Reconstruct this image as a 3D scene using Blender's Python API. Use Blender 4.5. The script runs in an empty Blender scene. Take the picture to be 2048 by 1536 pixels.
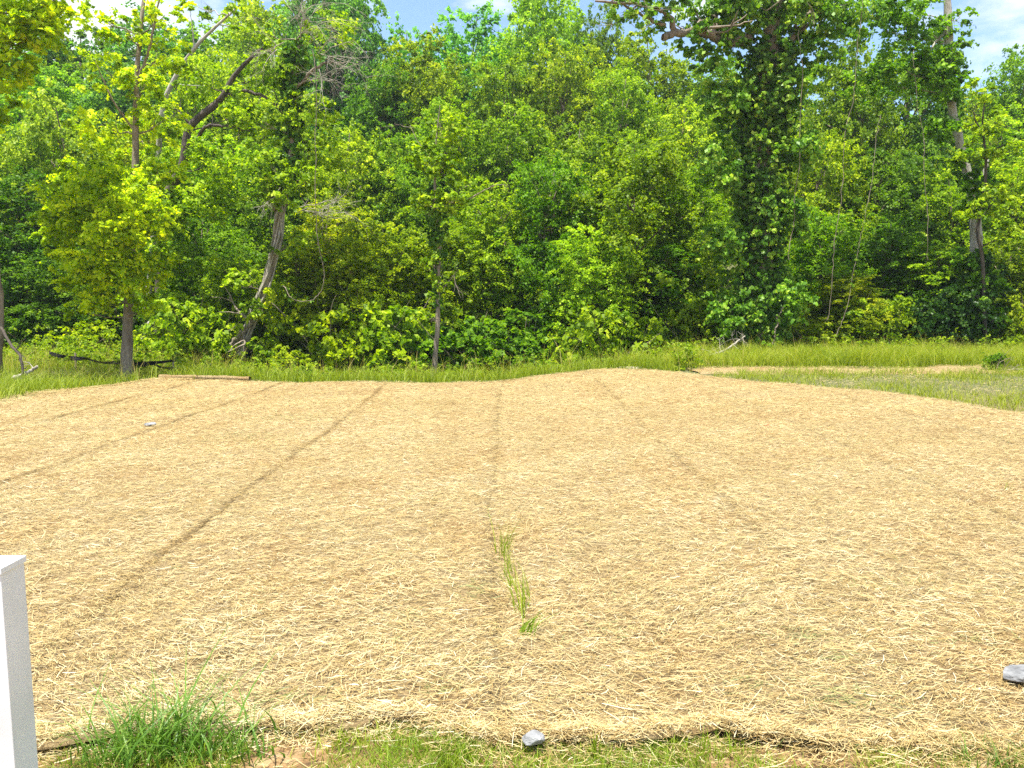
import bpy, math
import numpy as np
from math import radians as rad

# ------------------------------------------------------------------ camera, sky, sun, exposure
S = bpy.context.scene
COL = S.collection
CAMZ, PITCH, FPX = 1.95, rad(6.2), 1547.0
cam_d = bpy.data.cameras.new("camera")
cam_d.sensor_width = 36.0
cam_d.lens = 36.0 * FPX / 2048.0
cam_d.clip_start, cam_d.clip_end = 0.05, 3000.0
cam = bpy.data.objects.new("camera", cam_d)
cam.location = (0, 0, CAMZ)
cam.rotation_euler = (rad(90) - PITCH, 0, 0)
COL.objects.link(cam)
S.camera = cam

SUN_DIR = np.array([-0.14, -0.22, 1.0]); SUN_DIR = SUN_DIR / np.linalg.norm(SUN_DIR)
SUN_EL = math.asin(SUN_DIR[2]); SUN_AZ = math.atan2(SUN_DIR[0], SUN_DIR[1])
W = bpy.data.worlds.new("World"); S.world = W; W.use_nodes = True
nt = W.node_tree; nt.nodes.clear()
def N(t, typ, **kw):
    n = t.nodes.new(typ)
    for k, v in kw.items():
        if k.startswith("i_"):
            n.inputs[k[2:].replace("_", " ")].default_value = v
        else:
            setattr(n, k, v)
    return n
sky = N(nt, "ShaderNodeTexSky", sky_type='NISHITA', sun_disc=False, sun_elevation=SUN_EL, sun_rotation=SUN_AZ,
        altitude=200, air_density=1.0, dust_density=0.2, ozone_density=2.2)
bg1 = N(nt, "ShaderNodeBackground"); bg1.inputs[1].default_value = 0.125
bg2 = N(nt, "ShaderNodeBackground"); bg2.inputs[0].default_value = (0.90, 0.93, 1.0, 1); bg2.inputs[1].default_value = 0.66
tc = N(nt, "ShaderNodeTexCoord")
mp = N(nt, "ShaderNodeMapping"); mp.inputs['Scale'].default_value = (1.0, 1.0, 2.4); mp.inputs['Location'].default_value = (0.35, 0.1, 0.2)
no = N(nt, "ShaderNodeTexNoise"); no.inputs['Scale'].default_value = 3.2; no.inputs['Detail'].default_value = 9; no.inputs['Roughness'].default_value = 0.55
cr = N(nt, "ShaderNodeValToRGB"); cr.color_ramp.elements[0].position = 0.47; cr.color_ramp.elements[1].position = 0.57
mx = N(nt, "ShaderNodeMixShader"); wo = N(nt, "ShaderNodeOutputWorld")
L = nt.links.new
L(tc.outputs['Generated'], mp.inputs[0]); L(mp.outputs[0], no.inputs[0]); L(no.outputs[0], cr.inputs[0])
L(cr.outputs[0], mx.inputs[0]); L(sky.outputs[0], bg1.inputs[0]); L(bg1.outputs[0], mx.inputs[1]); L(bg2.outputs[0], mx.inputs[2])
L(mx.outputs[0], wo.inputs[0])

sun_d = bpy.data.lights.new("sun", 'SUN'); sun_d.energy = 5.0; sun_d.angle = rad(0.53); sun_d.color = (1.0, 0.97, 0.90)
sun = bpy.data.objects.new("sun", sun_d); COL.objects.link(sun)
from mathutils import Vector
sun.rotation_euler = Vector(SUN_DIR).to_track_quat('Z', 'Y').to_euler()
S.view_settings.view_transform = 'Standard'; S.view_settings.look = 'None'
S.view_settings.exposure = 1.15; S.view_settings.gamma = 1.0
S.render.engine = 'CYCLES'
S.cycles.use_denoising = False
S.cycles.adaptive_threshold = 0.02; S.cycles.max_bounces = 5; S.cycles.diffuse_bounces = 3; S.cycles.transmission_bounces = 4; S.cycles.glossy_bounces = 2
S.cycles.transparent_max_bounces = 4; S.cycles.caustics_reflective = False; S.cycles.caustics_refractive = False

# ------------------------------------------------------------------ projection and terrain helpers
def ray(px, py):
    a, b = (px - 1024.0) / FPX, (768.0 - py) / FPX
    c, s = math.cos(PITCH), math.sin(PITCH)
    return np.array([a, c + b * s, -s + b * c])
def at(px, py, Y):
    d = ray(px, py); k = Y / d[1]
    return np.array([d[0] * k, Y, CAMZ + d[2] * k])
def gp(px, py, z=0.0):
    d = ray(px, py); k = (z - CAMZ) / d[2]
    return np.array([d[0] * k, d[1] * k, z])
def sstep(a, b, x):
    t = np.clip((x - a) / (b - a), 0, 1); return t * t * (3 - 2 * t)
_r = np.random.default_rng(3)
_K = [(_r.normal(size=2) , _r.uniform(0, 6.28)) for _ in range(24)]
def wob(x, y, f):
    x = np.asarray(x, float); y = np.asarray(y, float); r = 0
    for k, (d, p) in enumerate(_K[:8]):
        r = r + np.sin((d[0] * x + d[1] * y) * f * (1 + .35 * k) + p + k) / (1 + .3 * k)
    return r / 3.2
# far edge of the straw field as a function of x
EX = np.array([-14, -9.5, -8.6, -6.4, -5.2, -3.2, -1.9, -0.3, 0.9, 2.6, 4.0, 5.0, 5.8, 6.9, 8.0, 8.6, 9.4])
EY = np.array([14, 16.0, 18.9, 18.4, 17.9, 18.2, 17.8, 18.3, 19.8, 21.6, 21.4, 19.6, 18.3, 17.3, 16.0, 13.6, 10.0])
def yfar(x): return np.interp(x, EX, EY)
def terr(x, y):
    x = np.asarray(x, float); y = np.asarray(y, float)
    z = 0.018 * wob(x, y, 1.1) * sstep(2, 5, y)
    e = yfar(x)
    dip = sstep(0.6, 3.2, y - e) * (0.95 * sstep(-13, -5, x) * (1 - sstep(2.2, 5.5, x)))
    z = z - dip * (1 - sstep(27, 34, y))
    z = z + 0.25 * np.clip(y - 33, 0, 45) + 0.10 * wob(x, y, .35) * sstep(22, 30, y)
    z = z + 0.10 * sstep(9, 14, x) * sstep(12, 18, y) * wob(x + 5, y, .8)
    return z
def T(x, y): return float(terr(x, y))

# ------------------------------------------------------------------ mesh helpers
def link(o, parent=None):
    COL.objects.link(o)
    if parent is not None: o.parent = parent
    return o
def np_mesh(name, V, F, mat, attr=None, smooth=False):
    """V (n,3), F (m,k) same-size faces, attr one float per face"""
    me = bpy.data.meshes.new(name)
    V = np.ascontiguousarray(V, dtype=np.float32); F = np.ascontiguousarray(F, dtype=np.int32)
    m, k = F.shape
    me.vertices.add(len(V)); me.vertices.foreach_set("co", V.ravel())
    me.loops.add(m * k); me.loops.foreach_set("vertex_index", F.ravel())
    me.polygons.add(m); me.polygons.foreach_set("loop_start", np.arange(m, dtype=np.int32) * k)
    if smooth: me.polygons.foreach_set("use_smooth", np.ones(m, dtype=bool))
    if attr is not None:
        a = me.attributes.new("v", 'FLOAT', 'FACE'); a.data.foreach_set("value", np.asarray(attr, dtype=np.float32))
    me.update(calc_edges=True)
    me.materials.append(mat)
    return me
def obj(name, me, parent=None, loc=None):
    o = bpy.data.objects.new(name, me)
    if loc is not None: o.location = loc
    return link(o, parent)
def tag(o, label=None, cat=None, group=None, kind=None):
    if label: o["label"] = label
    if cat: o["category"] = cat
    if group: o["group"] = group
    if kind: o["kind"] = kind
    return o
def empty(name, loc, label, cat, group=None):
    o = bpy.data.objects.new(name, None); o.empty_display_size = 0.3; o.location = loc
    link(o); return tag(o, label, cat, group)
def unit(v): return v / np.maximum(np.linalg.norm(v, axis=-1, keepdims=True), 1e-9)

class Buf:
    """collects quads"""
    def __init__(s): s.V = []; s.F = []; s.A = []; s.n = 0
    def add(s, V, F, A=None):
        s.V.append(V); s.F.append(F + s.n); s.n += len(V)
        s.A.append(np.zeros(len(F)) if A is None else A)
    def mesh(s, name, mat, smooth=False, origin=None):
        V = np.concatenate(s.V)
        if origin is not None: V = V - np.asarray(origin)
        return np_mesh(name, V, np.concatenate(s.F), mat, np.concatenate(s.A), smooth)
def leaf_quads(P, Nn, size, rng, aspect=0.34, droop=0.0):
    n = len(P); Nn = unit(Nn)
    t = np.cross(Nn, unit(rng.normal(size=(n, 3)))); t[:, 2] -= droop; t = unit(t); b = unit(np.cross(Nn, t))
    s = (size * rng.uniform(.65, 1.3, n))[:, None]
    f = rng.uniform(0.05, 0.22, n)[:, None]
    V = np.empty((n, 4, 3)); V[:, 0] = P - t * s * .5; V[:, 1] = P + b * s * aspect + Nn * s * f; V[:, 2] = P + t * s * .5; V[:, 3] = P - b * s * aspect + Nn * s * f * .3
    return V.reshape(-1, 3), np.arange(n * 4).reshape(n, 4)
def blades(buf, P, h, w, lean, rng, A, seg=2):
    """grass blades: curved tapered strips; P (n,3); lean (n,2) horizontal tip offset"""
    n = len(P); ang = rng.uniform(0, 6.283, n)
    side = np.stack([np.cos(ang), np.sin(ang) * .5, np.zeros(n)], 1) * (w / 2)[:, None]
    R = []
    for k in range(seg + 1):
        q = k / seg; c = P.copy(); c[:, 0] += lean[:, 0] * q * q; c[:, 1] += lean[:, 1] * q * q; c[:, 2] += h * (q - .25 * q * q)
        wd = 1 - .88 * q ** 1.5
        R.append(c - side * wd); R.append(c + side * wd)
    V = np.stack(R, 1).reshape(-1, 3); m = 2 * (seg + 1); b = (np.arange(n) * m)[:, None]
    F = np.concatenate([b + np.array([[2 * k, 2 * k + 1, 2 * k + 3, 2 * k + 2]]) for k in range(seg)])
    buf.add(V, F, np.tile(A, seg))
def tube(buf, pts, radii, sides=8, rng=None, rough=0.0, attr=0.5):
    pts = np.asarray(pts, float); n = len(pts); radii = np.asarray(radii, float)
    tan = unit(np.gradient(pts, axis=0)); up = np.array([0.13, 0.97, 0.2]); u = unit(np.cross(tan, up)); v = np.cross(tan, u)
    a = np.arange(sides) / sides * 2 * math.pi
    rr = radii[:, None] * np.ones(sides)
    if rng is not None and rough > 0: rr = rr * (1 + rough * rng.normal(size=(n, sides)))
    V = pts[:, None, :] + rr[:, :, None] * (np.cos(a)[None, :, None] * u[:, None, :] + np.sin(a)[None, :, None] * v[:, None, :])
    i = np.arange(n - 1)[:, None] * sides; j = np.arange(sides)[None, :]; k = (j + 1) % sides
    F = np.stack([i + j, i + k, i + sides + k, i + sides + j], -1).reshape(-1, 4)
    buf.add(V.reshape(-1, 3), F, np.full(len(F), attr))
def spline(pts, n):
    pts = np.asarray(pts, float); m = len(pts)
    if m < 3:
        t = np.linspace(0, m - 1, n); return np.stack([np.interp(t, np.arange(m), pts[:, k]) for k in range(pts.shape[1])], 1)
    P = np.vstack([2 * pts[0] - pts[1], pts, 2 * pts[-1] - pts[-2]]); out = []
    for t in np.linspace(0, m - 1, n):
        i = min(int(t), m - 2); f = t - i; a, b, c, d = P[i], P[i + 1], P[i + 2], P[i + 3]
        out.append(.5 * (2 * b + (c - a) * f + (2 * a - 5 * b + 4 * c - d) * f * f + (3 * b - a - 3 * c + d) * f ** 3))
    return np.array(out)
def limb(buf, pts, r0, r1, n=16, sides=8, rng=None, rough=0.05, jit=0.0):
    p = spline(pts, n)
    if rng is not None and jit: p[1:-1] += rng.normal(size=(n - 2, p.shape[1])) * jit
    tube(buf, p, np.linspace(r0, r1, n), sides, rng, rough); return p
def twig_spray(buf, rng, start, direction, length, r, depth=2, kids=5, spread=.7, grav=0.0):
    """random bare twigs, recursive; returns tips"""
    d = unit(np.asarray(direction, float)); n = 7; p = [np.asarray(start, float)]
    for k in range(n - 1):
        d = unit(d + rng.normal(size=3) * .17 + np.array([0, 0, -grav])); p.append(p[-1] + d * length / (n - 1))
    p = np.array(p); tube(buf, p, np.linspace(r, r * .3, n), 5 if depth else 4); tips = [p[-1]]
    if depth > 0:
        for q in range(kids):
            i = rng.integers(1, n); dd = unit(d + rng.normal(size=3) * spread)
            tips += twig_spray(buf, rng, p[i], dd, length * rng.uniform(.4, .7), max(r * .5, .004), depth - 1, kids - 1, spread, grav)
    return tips

# ------------------------------------------------------------------ materials
def mat_new(name):
    m = bpy.data.materials.new(name); m.use_nodes = True; t = m.node_tree; t.nodes.clear()
    return m, t, t.nodes.new("ShaderNodeOutputMaterial")
def ramp(t, stops):
    r = t.nodes.new("ShaderNodeValToRGB"); e = r.color_ramp.elements
    while len(e) < len(stops): e.new(0.5)
    for el, (p, c) in zip(e, stops): el.position = p; el.color = (*c, 1)
    return r
def leaf_mat(name, stops, trans=0.42, rough=.5, tint=True, tmul=(1.2, 1.25, .3)):
    m, t, out = mat_new(name); l = t.links.new
    at_ = N(t, "ShaderNodeAttribute", attribute_name="v"); r = ramp(t, stops); l(at_.outputs['Fac'], r.inputs[0]); c = r.outputs[0]
    if tint:
        oi = N(t, "ShaderNodeObjectInfo"); mm = N(t, "ShaderNodeMix", data_type='RGBA', blend_type='MULTIPLY'); mm.inputs[0].default_value = 1
        l(c, mm.inputs[6]); l(oi.outputs['Color'], mm.inputs[7]); c = mm.outputs[2]
    pb = N(t, "ShaderNodeBsdfPrincipled"); pb.inputs['Roughness'].default_value = rough; pb.inputs['Specular IOR Level'].default_value = .22
    l(c, pb.inputs['Base Color'])
    tm = N(t, "ShaderNodeMix", data_type='RGBA', blend_type='MULTIPLY'); tm.inputs[0].default_value = 1; tm.inputs[7].default_value = (*tmul, 1)
    l(c, tm.inputs[6]); tr = N(t, "ShaderNodeBsdfTranslucent"); l(tm.outputs[2], tr.inputs[0])
    ms = N(t, "ShaderNodeMixShader"); ms.inputs[0].default_value = trans
    l(pb.outputs[0], ms.inputs[1]); l(tr.outputs[0], ms.inputs[2]); l(ms.outputs[0], out.inputs[0]); return m
M_LEAF = leaf_mat("broad_leaf", [(0, (.05, .115, .010)), (.4, (.16, .28, .012)), (.8, (.34, .47, .015)), (1, (.50, .60, .06))], trans=.52)
M_IVY = leaf_mat("ivy_leaf", [(0, (.03, .09, .012)), (.45, (.085, .20, .02)), (.8, (.20, .36, .035)), (1, (.40, .52, .10))], trans=.42, rough=.38)
M_GRASS = leaf_mat("grass_blade", [(0, (.15, .21, .016)), (.6, (.33, .38, .022)), (.88, (.48, .47, .10)), (1, (.50, .43, .20))], trans=.4)
M_FGRASS = leaf_mat("fescue_blade", [(0, (.055, .14, .02)), (.6, (.10, .21, .03)), (.92, (.20, .30, .06)), (1, (.5, .42, .2))], trans=.35, rough=.4)
M_STRAW = leaf_mat("straw", [(0, (.15, .09, .03)), (.18, (.34, .225, .075)), (.45, (.50, .375, .155)), (.78, (.60, .49, .255)), (.95, (.72, .66, .46)), (1, (.20, .25, .08))], trans=.12, rough=.42, tint=False, tmul=(1, .9, .7))

def bark_mat(name, c1, c2, scale=6, zs=.22):
    m, t, out = mat_new(name); l = t.links.new
    tcn = N(t, "ShaderNodeTexCoord"); mp_ = N(t, "ShaderNodeMapping"); mp_.inputs['Scale'].default_value = (1, 1, zs); l(tcn.outputs['Object'], mp_.inputs[0])
    n1 = N(t, "ShaderNodeTexNoise"); n1.inputs['Scale'].default_value = scale; n1.inputs['Detail'].default_value = 8; n1.inputs['Roughness'].default_value = .7; l(mp_.outputs[0], n1.inputs[0])
    r = ramp(t, [(.32, c1), (.66, c2)]); l(n1.outputs[0], r.inputs[0])
    pb = N(t, "ShaderNodeBsdfPrincipled"); pb.inputs['Roughness'].default_value = .9; l(r.outputs[0], pb.inputs['Base Color'])
    n2 = N(t, "ShaderNodeTexNoise"); n2.inputs['Scale'].default_value = scale * 4; n2.inputs['Detail'].default_value = 6; l(mp_.outputs[0], n2.inputs[0])
    b = N(t, "ShaderNodeBump"); b.inputs['Strength'].default_value = .9; b.inputs['Distance'].default_value = .04; l(n2.outputs[0], b.inputs['Height']); l(b.outputs[0], pb.inputs['Normal'])
    l(pb.outputs[0], out.inputs[0]); return m
M_BARK = bark_mat("grey_brown_bark", (.09, .065, .045), (.33, .27, .20))
M_BARK_PALE = bark_mat("pale_bark", (.20, .18, .14), (.52, .48, .41))
M_BARK_DARK = bark_mat("dark_bark", (.03, .024, .018), (.13, .10, .075))
M_TWIG = bark_mat("weathered_twig", (.26, .22, .17), (.50, .45, .37), 10)

def ground_mat():
    m, t, out = mat_new("soil"); l = t.links.new
    g = N(t, "ShaderNodeNewGeometry")
    n1 = N(t, "ShaderNodeTexNoise"); n1.inputs['Scale'].default_value = 5; n1.inputs['Detail'].default_value = 10; n1.inputs['Roughness'].default_value = .7; l(g.outputs['Position'], n1.inputs[0])
    soil = ramp(t, [(.38, (.07, .04, .015)), (.5, (.22, .125, .045)), (.64, (.36, .24, .12))]); l(n1.outputs[0], soil.inputs[0])
    n3 = N(t, "ShaderNodeTexNoise"); n3.inputs['Scale'].default_value = 18; n3.inputs['Detail'].default_value = 8; l(g.outputs['Position'], n3.inputs[0])
    duff = ramp(t, [(.35, (.05, .045, .02)), (.6, (.12, .13, .035)), (.75, (.24, .20, .09))]); l(n3.outputs[0], duff.inputs[0])
    sx = N(t, "ShaderNodeSeparateXYZ"); l(g.outputs['Position'], sx.inputs[0])
    mr = N(t, "ShaderNodeMapRange"); mr.inputs[1].default_value = 9; mr.inputs[2].default_value = 17; l(sx.outputs['Y'], mr.inputs[0])
    mxx = N(t, "ShaderNodeMix", data_type='RGBA'); l(mr.outputs[0], mxx.inputs[0]); l(soil.outputs[0], mxx.inputs[6]); l(duff.outputs[0], mxx.inputs[7])
    pb = N(t, "ShaderNodeBsdfPrincipled"); pb.inputs['Roughness'].default_value = .95; l(mxx.outputs[2], pb.inputs['Base Color'])
    b = N(t, "ShaderNodeBump"); b.inputs['Strength'].default_value = 1; b.inputs['Distance'].default_value = .03; l(n1.outputs[0], b.inputs['Height']); l(b.outputs[0], pb.inputs['Normal'])
    l(pb.outputs[0], out.inputs[0]); return m
M_SOIL = ground_mat()
def mat_sheet():
    m, t, out = mat_new("straw_mat"); l = t.links.new
    g = N(t, "ShaderNodeNewGeometry"); mp_ = N(t, "ShaderNodeMapping"); mp_.inputs['Scale'].default_value = (.30, 1, 1); l(g.outputs['Position'], mp_.inputs[0])
    n1 = N(t, "ShaderNodeTexNoise"); n1.inputs['Scale'].default_value = 75; n1.inputs['Detail'].default_value = 6; n1.inputs['Roughness'].default_value = .75; n1.inputs['Distortion'].default_value = 1.2; l(mp_.outputs[0], n1.inputs[0])
    r = ramp(t, [(.34, (.04, .026, .012)), (.46, (.22, .15, .06)), (.58, (.45, .34, .16)), (.75, (.62, .53, .33))]); l(n1.outputs[0], r.inputs[0])
    n2 = N(t, "ShaderNodeTexNoise"); n2.inputs['Scale'].default_value = .9; n2.inputs['Detail'].default_value = 5; l(g.outputs['Position'], n2.inputs[0])
    r2 = ramp(t, [(.35, (.92, .80, .66)), (.55, (1, 1, 1)), (.7, (1.0, 1.0, .93))]); l(n2.outputs[0], r2.inputs[0])
    mm = N(t, "ShaderNodeMix", data_type='RGBA', blend_type='MULTIPLY'); mm.inputs[0].default_value = 1; l(r.outputs[0], mm.inputs[6]); l(r2.outputs[0], mm.inputs[7])
    pb = N(t, "ShaderNodeBsdfPrincipled"); pb.inputs['Roughness'].default_value = .8; l(mm.outputs[2], pb.inputs['Base Color'])
    b = N(t, "ShaderNodeBump"); b.inputs['Strength'].default_value = 1; b.inputs['Distance'].default_value = .02; l(n1.outputs[0], b.inputs['Height']); l(b.outputs[0], pb.inputs['Normal'])
    l(pb.outputs[0], out.inputs[0]); return m
M_SHEET = mat_sheet()
def simple(name, col, rough=.6, c2=None, scale=8, bump=0.0, spec=.5):
    m, t, out = mat_new(name); l = t.links.new; pb = N(t, "ShaderNodeBsdfPrincipled"); pb.inputs['Roughness'].default_value = rough; pb.inputs['Specular IOR Level'].default_value = spec
    tcn = N(t, "ShaderNodeTexCoord"); n1 = N(t, "ShaderNodeTexNoise"); n1.inputs['Scale'].default_value = scale; n1.inputs['Detail'].default_value = 8; l(tcn.outputs['Object'], n1.inputs[0])
    r = ramp(t, [(.35, col), (.65, c2 or col)]); l(n1.outputs[0], r.inputs[0]); l(r.outputs[0], pb.inputs['Base Color'])
    if bump:
        b = N(t, "ShaderNodeBump"); b.inputs['Strength'].default_value = bump; b.inputs['Distance'].default_value = .02; l(n1.outputs[0], b.inputs['Height']); l(b.outputs[0], pb.inputs['Normal'])
    l(pb.outputs[0], out.inputs[0]); return m
M_VINYL = simple("white_vinyl", (.64, .66, .66), .42, (.80, .81, .83), 3)
M_ROCK = simple("granite", (.10, .10, .10), .9, (.24, .24, .235), 22, .9)
M_ROCK_PALE = simple("pale_quartz", (.15, .15, .15), .85, (.28, .28, .275), 18, .9)
M_FABRIC = simple("black_woven_fabric", (.006, .006, .007), .85, (.012, .012, .013), 14, .2, .1)
M_WOOD = simple("weathered_wood", (.20, .15, .10), .85, (.40, .33, .24), 14, .4)
M_CLAY = simple("red_clay", (.34, .16, .07), .95, (.55, .31, .15), 10, .8)

# ------------------------------------------------------------------ ground
def build_ground():
    xs = np.concatenate([[-1500, -600, -250, -120, -80], np.linspace(-60, -16, 30), np.linspace(-15, 15, 121), np.linspace(16, 60, 30), [80, 120, 250, 600, 1500]])
    ys = np.concatenate([[-1500, -400, -100, -30, -10], np.linspace(-4, 2, 13), np.linspace(2.2, 24, 150), np.linspace(24.5, 80, 70), [100, 150, 300, 700, 1500]])
    X, Y = np.meshgrid(xs, ys); Z = terr(X, Y)
    near = (Y > 1.5) & (Y < 5) & (abs(X) < 8); Z = Z + near * .012 * wob(X, Y, 6)
    V = np.stack([X, Y, Z], -1).reshape(-1, 3); nx = len(xs); i, j = np.meshgrid(np.arange(nx - 1), np.arange(len(ys) - 1)); b = (j * nx + i).ravel()
    F = np.stack([b, b + 1, b + nx + 1, b + nx], 1)
    tag(obj("ground", np_mesh("ground", V, F, M_SOIL, smooth=True)), kind="structure")
build_ground()

# ------------------------------------------------------------------ straw blankets
rs = np.random.default_rng(11)
SEAM = [-9.6, -7.45, -5.32, -2.72, -0.22, 2.05, 4.45, 6.75, 9.3]
def seam_x(i, y):
    y = np.asarray(y, float)
    x = SEAM[i] + .03 * np.sin(y * .6 + i * 2.1) + .012 * np.sin(y * 2.7 + i) + .006 * np.sin(y * 9 + i)
    if i == 3: x = x + .14 - .022 * (y - 5)
    if i == 4: x = x + .18 * (1 - sstep(3.5, 8, y))
    return x
NE = np.array([gp(px, py, .07)[:2] for px, py in ((-300, 1490), (60, 1478), (200, 1462), (420, 1442), (560, 1444), (700, 1428), (840, 1432), (900, 1450), (1010, 1466), (1200, 1470), (1400, 1458), (1560, 1462), (1700, 1474), (2048, 1474), (2500, 1474))])
NE_X = np.concatenate([[-9], NE[:, 0], [9.5]]); NE_Y = np.concatenate([[3.4], NE[:, 1], [3.5]])
def ynear(x): return np.interp(x, NE_X, NE_Y) + .02 * np.sin(np.asarray(x) * 9) + .012 * np.sin(np.asarray(x) * 23)
def relief(x, y):
    return (.020 * wob(x, y, 1.5) + .017 * wob(x + 9, y, 6.0) + .010 * wob(x, y + 5, 14.0)) * (1 - .7 * sstep(4.5, 10, y)) + .03
def sheet_z(x, y): return terr(x, y) + relief(x, y) + .035 * np.exp(-(np.clip(y - ynear(x), 0, 9) / .10) ** 2) * (.6 + .4 * np.sin(np.asarray(x) * 2.3))
GAP = [0, .026, .030, .012, .003, .002, .002, .002, 0]
GREENS = []
for (qx, qy, rx_, ry_, s_) in ((1610, 1285, .16, .09, 1), (1690, 1330, .16, .08, .8), (1700, 1410, .22, .10, .9), (1500, 1380, .12, .07, .6), (950, 1195, .10, .12, .9), (820, 1240, .09, .06, .8), (600, 1405, .25, .06, .7), (1930, 1290, .2, .07, .6), (1220, 1270, .12, .08, .4), (870, 1400, .12, .06, .6), (1780, 1180, .2, .1, .4), (500, 880, .5, .5, .3), (600, 840, .5, .4, .3)):
    g_ = gp(qx, qy); GREENS.append((g_[0], g_[1], rx_, ry_, s_))
def straw_pieces(x, y, z, rng, far):
    """one mesh buffer of straws at points; each straw a two-segment strip"""
    n = len(x); b = Buf()
    ln = rng.gamma(4, .0155, n) * (1 + .15 * far); wd = rng.uniform(.0015, .0036, n) * (1 + .6 * far)
    ang = np.where(rng.random(n) < .55, rng.normal(0, .5, n), rng.uniform(-1.57, 1.57, n)) + .45 * wob(x, y, .9) + .4 * wob(x + 4, y, 3.0)
    tilt = rng.normal(0, .16, n)
    d = np.stack([np.cos(ang) * np.cos(tilt), np.sin(ang) * np.cos(tilt), np.sin(tilt)], 1)
    s = np.stack([-np.sin(ang), np.cos(ang), rng.normal(0, .35, n)], 1) * wd[:, None] / 2
    c = np.stack([x, y, z + rng.gamma(2, .006, n)], 1)
    bend = np.stack([-np.sin(ang), np.cos(ang), rng.uniform(0, .6, n)], 1) * (ln * rng.normal(0, .07, n))[:, None]
    h = d * (ln / 2)[:, None]
    V = np.stack([c - h - s * .7, c - h + s * .7, c + bend - s, c + bend + s, c + h - s * .7, c + h + s * .7], 1).reshape(-1, 3)
    k = (np.arange(n) * 6)[:, None]
    F = np.concatenate([k + np.array([[0, 2, 3, 1]]), k + np.array([[2, 4, 5, 3]])])
    patch = wob(x, y, 1.6); patch2 = wob(x + 30, y, .55)
    a = np.clip((.5 + (rng.beta(1.8, 1.7, n) - .5) * (1 - .45 * far)) * .97 + .09 * patch + .07 * patch2, 0, .97)
    a = np.where(rng.random(n) < .05, rng.uniform(0, .12, n), a)
    for i, st_ in ((1, .9), (2, .9), (3, .8), (4, .30), (5, .26), (6, .15), (7, .15)):
        dx = np.abs(x - seam_x(i, y)); k = np.exp(-(dx / (.028 + .010 * np.sin(y * 5 + i) + .0012 * y)) ** 2) * st_ * (.7 + .5 * np.sin(y * 1.3 + i * 2))
        a = np.where(y < 19, a * (1 - np.clip(k, 0, .95)), a)
    pg = np.zeros(n)
    for (qx, qy, rx_, ry_, s_) in GREENS: pg = np.maximum(pg, s_ * np.exp(-((x - qx) / rx_) ** 2 - ((y - qy) / ry_) ** 2))
    a = a * (1 - .45 * pg * (rng.random(n) < .6)); green = rng.random(n) < .012 + .45 * pg
    a = np.where(green, 1.0, a)
    b.add(V, F, np.tile(a, 2)); return b
LAB = ["straw blanket strip along the left grass bank, farthest left, behind the first brown seam",
       "second straw blanket strip from the left, the one with the small white stone",
       "third straw blanket strip from the left, reaching down to the white post",
       "wide straw blanket strip between the curving brown seam and the mid-field weeds",
       "straw blanket strip right of the mid-field weeds, pale stone at its near edge",
       "straw blanket strip running up to the low dirt hump at the far edge",
       "straw blanket strip second from the right, ending at the grassy wedge",
       "farthest right straw blanket strip, beside the grey rock"]
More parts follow.
